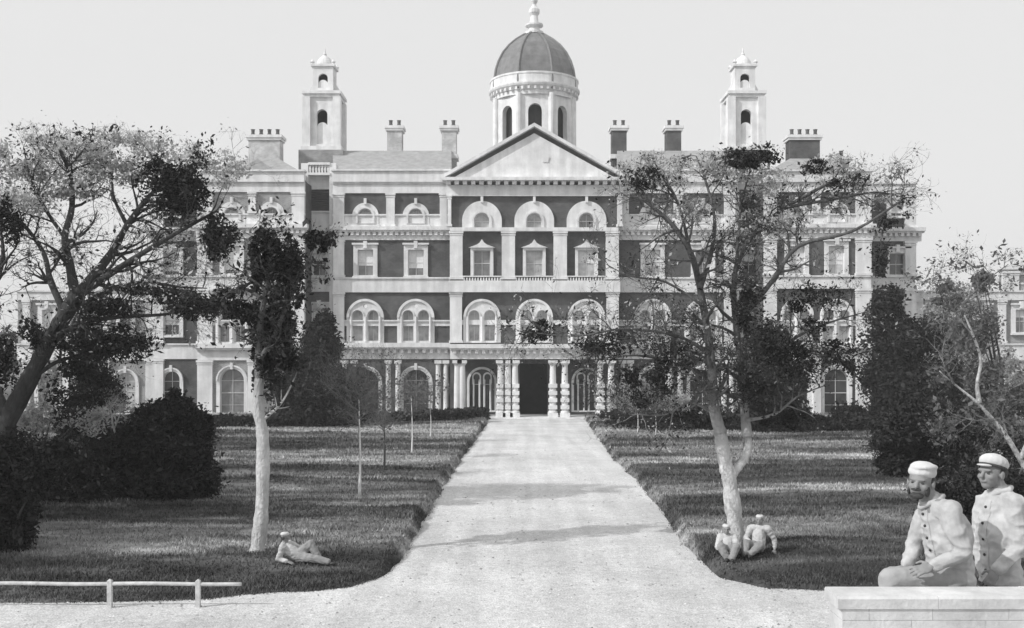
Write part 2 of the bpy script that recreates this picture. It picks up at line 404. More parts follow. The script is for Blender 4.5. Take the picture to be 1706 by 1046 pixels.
def window(kind, cx, D, y0=None, y1=None, glass='glass', half=None):
    """returns (hole loop for the brick wall); builds window > pane, surround"""
    if kind == 'rect':       # second-floor sash in a stone surround with keystone
        w = half or 17; outer = rx(cx-w-3, cx+w+3, y0-4, y1, D); op = rx(cx-w+4, cx+w-4, y0+4, y1-2, D)
        sp = MB().plate([outer, op], D-0.14, 0.34)
        pbox(sp, cx-w-5, cx+w+5, y0-7, y0-4, D, 0.30, 0.0); pbox(sp, cx-3, cx+3, y0-10, y0+2, D, 0.33, 0.0)
        pbox(sp, cx-w-4, cx+w+4, y1-1, y1+2, D, 0.28, 0.0)
        ops = [op]
    elif kind == 'ped':      # pedimented sash of the portico
        w = half or 19; outer = rx(cx-w, cx+w, y0, y1, D); op = rx(cx-w+5, cx+w-5, y0+5, y1-1, D)
        sp = MB().plate([outer, op], D-0.16, 0.36)
        tri = [(PX(cx-w-3, D), PZ(y0+1, D)), (PX(cx+w+3, D), PZ(y0+1, D)), (PX(cx+w*0.45, D), PZ(y0-4, D)), (PX(cx+4, D), PZ(y0-7, D)), (PX(cx, D), PZ(y0-13, D)), (PX(cx-4, D), PZ(y0-7, D)), (PX(cx-w*0.45, D), PZ(y0-4, D))]
        sp.plate([tri], D-0.34, 0.34)
        ops = [op]
    elif kind == 'arch':     # small opening in a broad stone arch
        R, r = half; outer = archl(cx, R, y0, y1, D, 26); op = archl(cx, r, y0+(R-r), y1-3, D, 16)
        sp = MB().plate([outer, op], D-0.14, 0.40)
        ring = archl(cx, R+1.5, y0-1.5, y0+R, D, 26); ringi = archl(cx, R-3.5, y0+3.5, y0+R+.5, D, 26)
        sp.plate([archl(cx, r+4, y0+(R-r)-4, y1-3, D, 20), archl(cx, r+1.0, y0+(R-r)-1, y1-3.5, D, 16)], D-0.24, 0.10)
        pbox(sp, cx-2.2, cx+2.2, y0-7, y0+3, D, 0.30, 0.0)
        pbox(sp, cx-R-2, cx+R+2, y1-1, y1+1.5, D, 0.30, 0.0)
        ops = [op]
    elif kind == 'twin':     # two lights and a roundel under one arch
        R = half or 31; outer = archl(cx, R, y0, y1, D, 28)
        op1 = archl(cx-13, 9, y0+19, y1-3, D, 14); op2 = archl(cx+13, 9, y0+19, y1-3, D, 14); oc = circ(cx, y0+12, 3.3, D)
        sp = MB().plate([outer, op1, op2, oc], D-0.16, 0.42)
        ai = archl(cx, R-4, y0+4, y0+R+8, D, 28); ao = archl(cx, R, y0, y0+R+8, D, 28)
        arc = ao[2:]+list(reversed(ai[2:])); sp.plate([arc], D-0.30, 0.14)
        for o2 in (-13, 13):
            a_o = archl(cx+o2, 11, y0+17, y0+30, D, 14); a_i = archl(cx+o2, 9.3, y0+18.7, y0+30, D, 14)
            sp.plate([a_o[2:]+list(reversed(a_i[2:]))], D-0.24, 0.08)
        for o2 in (-24, 0, 24): sp.tube([P(cx+o2, y1-2, D-0.22), P(cx+o2, y0+29, D-0.22)], 0.09, 8)
        ops = [op1, op2]
    elif kind == 'garch':    # ground-floor arch
        R = half or 28; outer = archl(cx, R, y0, y1, D, 26); op = archl(cx, R-6, y0+6, y1-1, D, 22)
        sp = MB().plate([outer, op], D-0.12, 0.45)
        ao = archl(cx, R, y0, y0+R, D, 26)[2:]; ai = archl(cx, R-2.5, y0+2.5, y0+R, D, 26)[2:]
        sp.plate([ao+list(reversed(ai))], D-0.24, 0.12)
        pbox(sp, cx-2.2, cx+2.2, y0-4, y0+7, D, 0.28, 0.0)
        ops = [op]
    fr = MB(); pn = MB(); bt = 0.055
    for op in ops:
        x0 = min(q[0] for q in op); x1 = max(q[0] for q in op); z0 = min(q[1] for q in op); z1 = max(q[1] for q in op)
        ccx = (x0+x1)/2; ccz = (z0+z1)/2
        inner = [(ccx+(q[0]-ccx)*(1-2*bt/(x1-x0)), ccz+(q[1]-ccz)*(1-2*bt/(z1-z0))) for q in op]
        fr.plate([op, inner], D+0.16, 0.06)
        pn.plate([op], D+0.215, 0.02)
        fr.box(x0+bt, x1-bt, D+0.165, D+0.21, ccz-0.03, ccz+0.03)
        fr.box(ccx-0.018, ccx+0.018, D+0.17, D+0.212, z0+bt, z1-bt*1.3)
        if z1-z0 > 2.6:
            for q in (0.25, 0.75): fr.box(x0+bt, x1-bt, D+0.172, D+0.212, z0+(z1-z0)*q-0.015, z0+(z1-z0)*q+0.015)
    w = fr.build('window', 'frame', H)
    if kind in ('rect', 'ped') and random.random() < 0.8:
        bl_ = MB(); q = z1-(z1-z0)*random.uniform(0.25, 0.95); bl_.box(x0+bt, x1-bt, D+0.19, D+0.212, q, z1-bt); bl_.build('blind', 'whitewood', w)
    pn.build('pane', 'midglass' if glass == 'glass' and random.random() < 0.3 else glass, w); sp.build('surround', 'stone', w)
    # hole slightly smaller than the surround
    x0 = min(q[0] for q in outer); x1 = max(q[0] for q in outer); z0 = min(q[1] for q in outer); z1 = max(q[1] for q in outer)
    cxx, czz = (x0+x1)/2, (z0+z1)/2
    return [(cxx+(q[0]-cxx)*0.93, czz+(q[1]-czz)*0.95) for q in outer]

def cornice(x0, x1, yt, yb, D, proj=0.55, dent=True, step=9.2, name='cornice'):
    c = MB(); hgt = yb-yt
    pbox(c, x0-3, x1+3, yt, yt+hgt*0.28, D, proj, 0.1)
    pbox(c, x0-2, x1+2, yt+hgt*0.28, yt+hgt*0.40, D, proj*0.75, 0.1)
    pbox(c, x0, x1, yt+hgt*0.40, yb, D, 0.16, 0.1)
    if dent:
        n = max(1, int((x1-x0)/step))
        for i in range(n):
            a = x0+(i+0.5)*(x1-x0)/n; pbox(c, a-2.6, a+2.6, yt+hgt*0.40, yt+hgt*0.40+5.5, D, proj*0.68, 0.0)
    return c.build(name, 'stone', H)
def band(x0, x1, y0, y1, D, proj=0.12, name='string_course', m='stone'):
    c = MB(); pbox(c, x0, x1, y0, y1, D, proj, 0.08)
    pbox(c, x0-1, x1+1, y0, y0+2.5, D, proj+0.12, 0.0)
    return c.build(name, m, H)
def pilaster(x0, x1, y0, y1, D, proj=0.25):
    c = MB(); pbox(c, x0, x1, y0, y1, D, proj, 0.05)
    pbox(c, x0-1.5, x1+1.5, y0, y0+3.5, D, proj+0.08, 0.0); pbox(c, x0-1, x1+1, y0+5.5, y0+7, D, proj+0.04, 0.0)
    pbox(c, x0-1.5, x1+1.5, y1-4, y1, D, proj+0.08, 0.0)
    return c.build('pilaster', 'stone', H)

YB = 694   # px line of the building's foot at D0
def mir(x): return 2*CXB-x
def span(a, c, sgn):          # half-distances from the axis -> ordered px range
    return (CXB+a, CXB+c) if sgn > 0 else (CXB-c, CXB-a)

for sg in (-1, 1):
    # --- side range of two bays
    D = D0; x0, x1 = span(140, 335, sg); holes = []
    c1, c2 = CXB+sg*197, CXB+sg*281
    for c in (c1, c2):
        holes.append(window('arch', c, D, 338, 376, half=(22, 11.5)))
        holes.append(window('rect', c, D, 412, 461))
        holes.append(window('twin', c, D, 498, 571))
        holes.append(window('garch', c, D, 609, YB-2, glass='darkglass'))
    MB().plate([rx(x0, x1, 300, 702, D)]+holes, D, 0.35).build('brick_wall', 'brick', H)
    band(x0, x1, 357, 378, D, 0.10); cornice(x0, x1, 378, 400, D)
    band(x0, x1, 462, 487, D, 0.18); band(x0, x1, 533, 543, D, 0.11); cornice(x0, x1, 571, 598, D, 0.7, step=12)
    band(x0, x1, 304, 322, D, 0.14, 'frieze'); 
    c = MB(); pbox(c, x0, x1, 285, 304, D, 0.35, 0.3); pbox(c, x0-2, x1+2, 283, 286, D, 0.5, 0.4); c.build('parapet', 'stone', H)
    for a, c_ in ((145, 157), (232, 246), (316, 334)):
        q0, q1 = span(a, c_, sg); pilaster(q0, q1, 322, 378, D)
    q0, q1 = span(316, 334, sg); pilaster(q0, q1, 400, 462, D); pilaster(q0, q1, 487, 571, D)
    for a in (147, 160, 227, 243, 300, 316, 329):      # ground-floor attached columns
        x = CXB+sg*a; c = MB()
        yb_ = P(x, YB, D-0.55); yt_ = P(x, 600, D-0.55)
        c.tube([(yb_.x, yb_.y, 0), (yb_.x, yb_.y, 0.25)], 0.27, 12); c.tube([(yb_.x, yb_.y, 0.25), (yb_.x, yb_.y, yt_.z-0.25)], [0.21, 0.18], 12)
        c.box(yb_.x-0.26, yb_.x+0.26, D-0.81, D-0.29, yt_.z-0.25, yt_.z)
        c.build('column', 'stone', H, smooth=False)
    # --- recessed stair bay with the louvre and balustrade below the turret
    D = 78.4; x0, x1 = span(330, 388, sg); cx = CXB+sg*358
    holes = [window('rect', cx, D, 418, 461, half=15, glass='darkglass'), window('rect', cx, D, 510, 560, half=15, glass='darkglass')]
    MB().plate([rx(x0, x1, 278, 702, D)]+holes, D, 0.35).build('brick_wall', 'brick', H)
    band(x0, x1, 352, 392, D, 0.2); band(x0, x1, 464, 486, D, 0.2); band(x0, x1, 572, 598, D, 0.2); band(x0, x1, 288, 316, D, 0.2, 'frieze')
    c = MB()
    for i in range(9): pbox(c, cx-22, cx+22, 320+i*3.5, 322+i*3.5, D, 0.25, 0.1)
    c.build('louvre', 'louvre', H)
    # turret base piers, balustrade
    D = 77.6
    for a, c_ in ((330, 341), (376, 388)):
        q0, q1 = span(a, c_, sg); c = MB(); pbox(c, q0, q1, 272, 702, D, 0.1, 1.0); c.build('pier', 'stone', H)
    c = MB(); pbox(c, cx-18, cx+18, 288, 292, D, 0.2, 0.3); pbox(c, cx-18, cx+18, 271, 275, D, 0.2, 0.3)
    for i in range(7): c.tube([P(cx-15+i*5, 289, D), P(cx-15+i*5, 282, D), P(cx-15+i*5, 274, D)], [0.05, 0.10, 0.05], 6)
    c.build('balustrade', 'stone', H)
    # --- pavilion
    D = 75.6; k = 77.27/75.6; x0, x1 = span(382, 560, sg); cs = (CXB+sg*437, CXB+sg*503); holes = []
    for c in cs:
        holes.append(window('arch', c, D, 336, 374, half=(22, 11.5)))
        holes.append(window('rect', c, D, 406, 458))
        holes.append(window('twin', c, D, 498, 573, half=27))
        holes.append(window('garch', c, D, 608, YB+2, glass='darkglass' if sg > 0 else 'glass', half=26))
    wl = MB().plate([rx(x0, x1, 300, 704, D)]+holes, D, 0.35).build('brick_wall', 'brick', H)
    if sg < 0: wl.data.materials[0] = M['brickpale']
    # returns
    c = MB(); xa, xb = PX(x0, D), PX(x1, D)
    c.box(xa+0.02, xa+0.3, D+0.36, 81, 0, PZ(301, D)); c.box(xb-0.3, xb-0.02, D+0.36, 81, 0, PZ(301, D)); c.build('side_wall', 'brick', H)
    band(x0, x1, 356, 376, D, 0.10); cornice(x0-3, x1+3, 374, 397, D)
    band(x0, x1, 459, 481, D, 0.18); band(x0, x1, 533, 543, D, 0.11); cornice(x0, x1, 572, 600, D, 0.6, dent=False)
    c = MB(); pbox(c, x0, x1, 304, 320, D, 0.14, 0.1); c.build('frieze', 'stone', H)
    c = MB(); pbox(c, x0, x1, 286, 304, D, 0.35, 0.3); pbox(c, x0-2, x1+2, 284, 287, D, 0.5, 0.4); c.build('parapet', 'stone', H)
    for a, c_ in ((382, 403), (535, 560)):
        q0, q1 = span(a, c_, sg)
        for (ya, yb_) in ((320, 374), (397, 459), (481, 572), (600, YB+4)): pilaster(q0, q1, ya, yb_, D)
    q0, q1 = span(463, 475, sg); pilaster(q0, q1, 320, 356, D); pilaster(q0, q1, 600, YB+4, D, 0.4)
    # --- end range
    D = 79.5; x0, x1 = span(556, 634, sg); cx = CXB+sg*604; holes = []
    holes.append(window('rect', cx, D, 418, 460, glass='darkglass'))
    holes.append(window('rect', cx, D, 505, 560, glass='darkglass'))
    holes.append(window('garch', cx, D, 612, YB-6, glass='darkglass', half=20))
    holes.append(window('rect', cx, D, 335, 362, half=14, glass='darkglass'))
    MB().plate([rx(x0, x1, 310, 700, D)]+holes, D, 0.35).build('brick_wall', 'brick', H)
    cornice(x0, x1+sg*10 if sg > 0 else x1, 380, 402, D, 0.7) if sg > 0 else cornice(x0-10, x1, 380, 402, D, 0.7)
    band(x0, x1, 460, 482, D); band(x0, x1, 572, 598, D); band(x0, x1, 305, 322, D, 0.2, 'frieze')
    q0, q1 = span(616, 634, sg)
    for (ya, yb_) in ((322, 380), (402, 460), (482, 572), (598, YB-4)): pilaster(q0, q1, ya, yb_, D, 0.3)
    # --- low wing running on beyond
    D = 82.0; x0, x1 = span(630, 860, sg); holes = []
    cs = [CXB+sg*a for a in (680, 745, 810)]
    for c in cs:
        holes.append(window('garch', c, D, 614, 686, glass='glass', half=22))
        holes.append(window('rect', c, D, 512, 556, half=13))
    wl = MB().plate([rx(x0, x1, 484, 697, D)]+holes, D, 0.35).build('brick_wall', 'brickpale', H)
    band(x0, x1, 484, 500, D, 0.2, 'parapet'); band(x0, x1, 572, 600, D, 0.2)
    for a in (634, 706, 772, 838):
        q0, q1 = span(a, a+12, sg); pilaster(q0, q1, 500, 572, D); pilaster(q0, q1, 600, 688, D)

# far pavilion at the right-hand edge
D = 84.0
holes = [window('rect', 1712, D, 478, 560, half=10)]
MB().plate([rx(1668, 1760, 452, 692, D)]+holes, D, 0.4).build('brick_wall', 'brickpale', H)
pilaster(1668, 1694, 452, 690, D, 0.4); cornice(1664, 1760, 446, 458, D, 0.5, dent=False)

# --- portico centre
D = 76.3; holes = []
CS = (803, 890, 977)
for c in CS:
    holes.append(window('arch', c, D, 335, 384, half=(33, 12.5)))
    holes.append(window('ped', c, D, 412, 461))
    holes.append(window('twin', c, D, 498, 571, half=31))
MB().plate([rx(750, 1030, 306, 575, D)]+holes, D, 0.4).build('brick_wall', 'brick', H)
for x0, x1 in ((750, 771), (836, 858), (922, 944), (1009, 1030)):
    pilaster(x0, x1, 386, 466, D, 0.45)
for x0, x1 in ((750, 770), (1010, 1030)):
    pilaster(x0, x1, 487, 571, D, 0.4)
for x0, x1 in ((746, 752), (1028, 1036)):
    pilaster(x0, x1, 325, 378, D, 0.3)
c = MB(); pbox(c, 750, 1030, 380, 386, D, 0.55, 0.1); c.build('string_course', 'stone', H)
c = MB(); pbox(c, 748, 1032, 468, 487, D, 0.6, 0.1)
for a, c_ in ((771, 836), (858, 922), (944, 1009)):
    pbox(c, a, c_, 460, 462, D, 0.55, -0.35)
    n = 14
    for i in range(n): x = a+(i+.5)*(c_-a)/n; c.tube([P(x, 468, D-0.45), P(x, 465, D-0.45), P(x, 462, D-0.45)], [0.035, 0.07, 0.035], 6)
c.build('balcony', 'stone', H)
c = MB(); pbox(c, 750, 1030, 533, 541, D, 0.12, 0.0); c.build('string_course', 'stone', H)
# side returns of the portico
c = MB(); c.box(PX(750, D)+.02, PX(750, D)+0.3, D+.41, D0+0.4, 0, PZ(308, D)); c.box(PX(1030, D)-0.3, PX(1030, D)-.02, D+.41, D0+0.4, 0, PZ(308, D)); c.build('side_wall', 'brick', H)
# entablature + pediment
c = MB(); pbox(c, 744, 1038, 309, 327, D, 0.3, 0.3); c.build('entablature', 'stone', H)
c = MB(); pbox(c, 738, 1044, 298, 303, D, 0.95, 0.3)
for i in range(22):
    x = 748+i*(1034-748)/21; pbox(c, x-3.5, x+3.5, 303, 309, D, 0.75, 0.0)
c.build('cornice', 'stone', H)
tri = [(PX(752, D), PZ(298, D)), (PX(1028, D), PZ(298, D)), (PX(890, D), PZ(222, D))]
c = MB().plate([tri], D-0.05, 0.3); c.build('tympanum', 'stone', H)
c = MB()
for sgn in (-1, 1):
    a = Vector((PX(890-sgn*154, D), 0, PZ(299, D))); e = Vector((PX(890, D), 0, PZ(212, D))); n = Vector((0, 0, 0.42))
    c.add([(a.x, D-0.42, a.z), (e.x, D-0.42, e.z), (e.x, D-0.42, e.z+0.26), (a.x, D-0.42, a.z+0.26),
           (a.x, D+0.25, a.z), (e.x, D+0.25, e.z), (e.x, D+0.25, e.z+0.26), (a.x, D+0.25, a.z+0.26)],
          [(0, 1, 2, 3), (7, 6, 5, 4), (0, 4, 5, 1), (3, 2, 6, 7), (0, 3, 7, 4), (1, 5, 6, 2)])
c.build('raking_cornice', 'stone', H)
c = MB().plate([[(PX(x, D), PZ(y, D)) for x, y in ((904, 270), (913, 270), (915, 262), (909, 257), (903, 262))]], D-0.12, 0.08); c.build('carved_relief', 'stone', H)
# roof behind the pediment
apex = PZ(212, D)+0.2; ez = PZ(299, D)+0.2
c = MB(); xa, xe, xb = PX(736, D), PX(890, D), PX(1044, D)
c.add([(xa, D+0.26, ez), (xe, D+0.26, apex), (xb, D+0.26, ez), (xa, 88, ez), (xe, 88, apex), (xb, 88, ez)], [(0, 1, 4, 3), (1, 2, 5, 4), (3, 4, 5)])
c.build('roof', 'slate', H)

# --- entrance loggia
D = 74.2
cornice(752, 1028, 573, 598, D, 0.6, step=12, name='porch_cornice')
c = MB(); c.box(PX(750, D), PX(1030, D), D+0.12, 76.2, PZ(598, D), PZ(574, D)); c.build('porch_roof', 'stone', H)
c = MB()
c.plate([[(PX(750, 76.3), 0), (PX(1030, 76.3), 0), (PX(1030, 76.3), PZ(575, 76.3)), (PX(750, 76.3), PZ(575, 76.3))],
         archl(803, 22, 614, 685, 76.3), rx(866, 912, 606, 692, 76.3), archl(977, 22, 614, 685, 76.3)], 76.3, 0.4)
c.build('porch_back_wall', 'brick', H)
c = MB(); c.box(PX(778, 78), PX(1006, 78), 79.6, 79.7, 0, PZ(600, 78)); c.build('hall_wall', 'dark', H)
for cx in (803, 977):
    fr = MB(); op = archl(cx, 22, 614, 685, 76.3)
    fr.plate([archl(cx, 25, 611, 686, 76.3), archl(cx, 21, 615, 684, 76.3)], 76.18, 0.5)
    for o in (-14, -4, 4, 14): fr.tube([P(cx+o, 684, 76.4), P(cx+o, 632, 76.4)], 0.07, 8)
    fr.plate([archl(cx-9, 7.5, 620, 640, 76.3), archl(cx-9, 5, 623, 640.5, 76.3)], 76.35, 0.1); fr.plate([archl(cx+9, 7.5, 620, 640, 76.3), archl(cx+9, 5, 623, 640.5, 76.3)], 76.35, 0.1)
    w = fr.build('window', 'stone', H); MB().plate([op], 76.62, 0.02).build('pane', 'darkglass', w)
def rust_col(x, D, parent, blocks=True):
    c = MB(); p = P(x, 600, D); zt = p.z
    c.box(p.x-0.36, p.x+0.36, D-0.36, D+0.36, 0.0, 0.45); c.lathe(p.x, D, [(0.34, 0.45), (0.34, 0.55), (0.26, 0.62)], 16)
    z = 0.62
    c.lathe(p.x, D, [(0.25, 0.62), (0.25, 2.2), (0.21, zt-0.4), (0.22, zt-0.38), (0.30, zt-0.25), (0.30, zt-0.22)], 16)
    if blocks:
        for i in range(4): c.box(p.x-0.31, p.x+0.31, D-0.31, D+0.31, 0.72+i*0.52, 0.72+i*0.52+0.28)
    c.box(p.x-0.34, p.x+0.34, D-0.34, D+0.34, zt-0.22, zt)
    return c.build('column', 'stone', parent)
for x in (846, 858, 921, 941, 1000, 1018): rust_col(x, D-0.05, H)
for x in (762, 770, 834): rust_col(x, D-0.05, H, blocks=(x == 834))
c = MB(); c.box(PX(745, 74), PX(1036, 74), 73.4, 76.29, -0.3, 0.16); c.box(PX(830, 74), PX(955, 74), 72.9, 73.4, -0.3, 0.08); c.build('step', 'stone', H)
c = MB(); c.box(PX(150, D0), PX(745, 74), 75.0, 76.0, -0.3, 0.3); c.build('plinth', 'stone', H)

# --- roofs of the ranges
for sg in (-1, 1):
    x0, x1 = span(138, 336, sg); c = MB()
    A = [(PX(x0, D0), D0+0.4, PZ(287, D0)), (PX(x1, D0), D0+0.4, PZ(287, D0))]
    zr = PZ(251, 83); c.add([A[0], A[1], (PX(x1, 83), 83, zr), (PX(x0, 83), 83, zr), (PX(x1, 83), 90, A[0][2]), (PX(x0, 83), 90, A[0][2])], [(0, 1, 2, 3), (3, 2, 4, 5)])
    c.build('roof', 'slate', H)
    # pavilion hipped roof
    x0, x1 = span(388, 556, sg); D = 75.95; c = MB(); X0, X1 = PX(x0, D), PX(x1, D); xm = PX(CXB+sg*455, 79); zt = PZ(262, 79); ze = PZ(286, D)
    c.add([(X0, D, ze), (X1, D, ze), (X1, 85, ze), (X0, 85, ze), (xm-1.2, 79.5, zt), (xm+1.2, 79.5, zt)], [(0, 1, 5, 4), (1, 2, 5), (2, 3, 4, 5), (3, 0, 4)])
    c.build('roof', 'slate', H)
    c = MB(); xg = CXB+sg*461; D = 76.3
    tri = [(PX(xg-32, D), PZ(286, D)), (PX(xg+32, D), PZ(286, D)), (PX(xg, D), PZ(264, D))]
    c.plate([tri], D-0.1, 2.5); c.build('dormer_gable', 'slate', H)
    x0, x1 = span(560, 634, sg); D = 79.6; c = MB(); c.box(PX(x0, D), PX(x1, D), 79.9, 86, PZ(325, D), PZ(318, D)); c.build('roof', 'slate', H)

def chimney(xc, w, yt, yb, D, pots, mt):
    s = D/FPX; x = PX(xc, D); hw = w*s/2; zt = PZ(yt, D); zbm = PZ(yb, D); c = MB()
    c.box(x-hw, x+hw, D, D+1.3, zbm-2.5, zt-0.9); 
    st = MB(); st.box(x-hw-0.12, x+hw+0.12, D-0.12, D+1.42, zt-0.9, zt-0.72); st.box(x-hw-0.2, x+hw+0.2, D-0.2, D+1.5, zt-0.72, zt-0.5)
    o = c.build('chimney', mt, H); MB().box(x-hw-0.15, x+hw+0.15, D-0.15, D+1.45, zbm-0.6, zbm-0.25).build('chimney_base', 'stone', o); st.build('chimney_cap', 'stone', o)
    for i in range(pots):
        px_ = x if pots == 1 else x-hw+0.25+(2*hw-0.5)*i/(pots-1)
        q = MB().lathe(px_, D+0.4, [(0.16, zt-0.5), (0.17, zt-0.35), (0.13, zt-0.3), (0.15, zt-0.02), (0.19, zt), (0.12, zt+0.01)], 12); q.build('chimney_pot', 'brick', o)
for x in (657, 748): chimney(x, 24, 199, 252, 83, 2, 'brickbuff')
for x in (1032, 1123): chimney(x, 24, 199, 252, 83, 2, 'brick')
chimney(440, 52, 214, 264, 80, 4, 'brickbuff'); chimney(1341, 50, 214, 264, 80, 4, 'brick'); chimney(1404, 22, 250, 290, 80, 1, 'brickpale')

# --- turrets
for sg in (-1, 1):
    xc = CXB+sg*355; D = 82.0; s = D/FPX; x = PX(xc, D); t = MB()
    def zz_(py): return PZ(py, D)
    cy = D+1.6
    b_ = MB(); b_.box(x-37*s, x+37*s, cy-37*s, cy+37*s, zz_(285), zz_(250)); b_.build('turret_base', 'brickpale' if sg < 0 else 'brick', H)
    hw = 25.5*s; yf = cy-hw
    t.plate([[(x-hw, zz_(250)), (x+hw, zz_(250)), (x+hw, zz_(160)), (x-hw, zz_(160))], archl(xc, 9, 180, 238, D)], yf, 0.5)
    t.box(x-hw, x-hw+0.3, yf+0.5, cy+hw, zz_(250), zz_(160)); t.box(x+hw-0.3, x+hw, yf+0.5, cy+hw, zz_(250), zz_(160)); t.box(x-hw+0.3, x+hw-0.3, cy+hw-0.3, cy+hw, zz_(250), zz_(160))
    for a in (-1, 1):
        t.box(x+a*hw-0.32, x+a*hw+0.32, yf-0.3, yf+0.3, zz_(250), zz_(160)); t.box(x+a*hw-0.32, x+a*hw+0.32, cy+hw-0.3, cy+hw+0.3, zz_(250), zz_(160))
    tr = t.build('turret', 'stone', H)
    MB().box(x-34*s, x+34*s, cy-34*s, cy+34*s, zz_(250), zz_(243)).build('turret_foot', 'stone', tr); c = MB(); c.box(x-29.5*s, x+29.5*s, cy-29.5*s, cy+29.5*s, zz_(160), zz_(155)); c.box(x-32.5*s, x+32.5*s, cy-32.5*s, cy+32.5*s, zz_(155), zz_(150))
    c.build('cornice', 'stone', tr)
    MB().plate([archl(xc, 9.5, 201, 239, D)], yf+0.2, 0.05).build('shutter', 'stone', tr)
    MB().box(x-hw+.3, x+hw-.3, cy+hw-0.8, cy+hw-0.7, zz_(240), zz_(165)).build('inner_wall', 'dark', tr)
    u = MB(); hw2 = 17*s; yf2 = cy-hw2
    u.plate([[(x-hw2, zz_(150)), (x+hw2, zz_(150)), (x+hw2, zz_(106)), (x-hw2, zz_(106))], archl(xc, 8, 118, 142, D)], yf2, 0.3)
    u.box(x-hw2, x-hw2+0.3, yf2+0.3, cy+hw2, zz_(150), zz_(106)); u.box(x+hw2-0.3, x+hw2, yf2+0.3, cy+hw2, zz_(150), zz_(106)); u.box(x-hw2+.3, x+hw2-.3, cy+hw2-0.3, cy+hw2, zz_(150), zz_(106))
    for a in (-1, 1):        # scrolls at the corners
        u.plate([[(x+a*hw2, zz_(150)), (x+a*(hw2+10*s), zz_(150)), (x+a*(hw2+8*s), zz_(142)), (x+a*(hw2+2.5*s), zz_(132)), (x+a*hw2, zz_(120))]], cy-0.2, 0.4, back=True)
    u.build('belfry', 'stone', tr)
    MB().plate([archl(xc, 8.3, 128, 143, D)], yf2+0.12, 0.05).build('shutter', 'stone', tr)
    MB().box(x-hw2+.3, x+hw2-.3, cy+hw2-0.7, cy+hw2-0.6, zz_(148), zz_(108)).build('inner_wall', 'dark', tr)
    u = MB(); u.box(x-20*s, x+20*s, cy-20*s, cy+20*s, zz_(106), zz_(102))
    u.lathe(x, cy, [(14*s, zz_(102.2)), (14*s, zz_(98)), (12.5*s, zz_(93)), (9*s, zz_(88)), (5*s, zz_(85)), (3*s, zz_(83)), (3.6*s, zz_(81)), (1.6*s, zz_(79)), (1.4*s, zz_(75)), (0.02, zz_(70))], 16)
    for a in (-1, 1):
        for e in (-1, 1): u.lathe(x+a*17.5*s, cy+e*17.5*s, [(0.14, zz_(102.2)), (0.10, zz_(101)), (0.2, zz_(99)), (0.02, zz_(94))], 8)
    u.build('spirelet', 'stone', tr)

# --- dome and drum
D = 95.0; s = D/FPX; x = PX(890, D); cy = D
def r_(p): return p*s
dr = MB(); n = 8; Rd = r_(66)
for k in range(n):
    a = math.pi*2*k/n-math.pi/2; mid = Vector((math.cos(a), math.sin(a), 0)); tg = Vector((-mid.y, mid.x, 0))
    hw = Rd*math.tan(math.pi/8)*1.02; zt = PZ(168, D); z0 = PZ(262, D); ws = 0.62
    lo = [(-hw, z0), (hw, z0), (hw, zt), (-hw, zt)]; zo = PZ(192, D); arc = [(-ws, z0+0.8), (ws, z0+0.8)]+[(ws*math.cos(q), zo-ws+0.3+ws*math.sin(q)) for q in np.linspace(0, math.pi, 12)]
    m2 = MB().plate([lo, arc], 0, 0.5)
    dr.add([Vector((x, cy, 0))+tg*p[0]+mid*(Rd*0.96-p[1])+Vector((0, 0, p[2])) for p in m2.v], m2.f)
drum = dr.build('drum', 'stone', H)
c = MB()
for k in range(8):
    a = math.pi*2*(k+.5)/8-math.pi/2; R2 = Rd*1.04
    c.tube([(x+R2*math.cos(a), cy+R2*math.sin(a), PZ(262, D)), (x+R2*math.cos(a), cy+R2*math.sin(a), PZ(170, D))], 0.28, 10)
c.build('drum_pier', 'stone', drum)
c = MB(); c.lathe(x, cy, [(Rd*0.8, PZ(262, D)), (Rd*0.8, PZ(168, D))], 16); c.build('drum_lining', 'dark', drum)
c = MB()
zA = PZ(172, D)
c.lathe(x, cy, [(Rd*0.9, zA), (r_(68), zA), (r_(68), zA+0.35), (r_(75), zA+0.75), (r_(76), zA+0.9), (r_(76), zA+1.02), (r_(73), zA+1.05), (r_(73), zA+1.75), (r_(74), zA+1.78), (r_(74), zA+1.95), (r_(69), zA+1.97), (r_(64), zA+1.5)], 40)
for k in range(44):
    a = 2*math.pi*k/44; q = MB().box(-0.1, 0.1, -0.12, 0.12, 0, 0.25); ca, sa = math.cos(a), math.sin(a); R2 = r_(71.5)
    c.add([(x+ca*R2-sa*p[0]+ca*p[1], cy+sa*R2+ca*p[0]+sa*p[1], zA+0.38+p[2]) for p in q.v], q.f)
c.build('gallery', 'stone', drum)
prof = [(67.5, 163), (68, 148), (67, 135), (65, 122), (60.5, 108), (53, 93), (43, 80), (31, 69), (18, 60), (12, 57)]
zo = -0.4
c = MB().lathe(x, cy, [(r_(a/math.cos(math.pi/8))*0.97, PZ(q, D)) for a, q in prof], 8, ph=math.pi/8); dome = c.build('dome', 'lead', H)
for k in range(8):
    a = math.pi/8+k*math.pi/4; MB().tube([(x+math.cos(a)*r_(p/math.cos(math.pi/8))*0.975, cy+math.sin(a)*r_(p/math.cos(math.pi/8))*0.975, PZ(q, D)) for p, q in prof], 0.12, 6).build('rib', 'lead', dome)
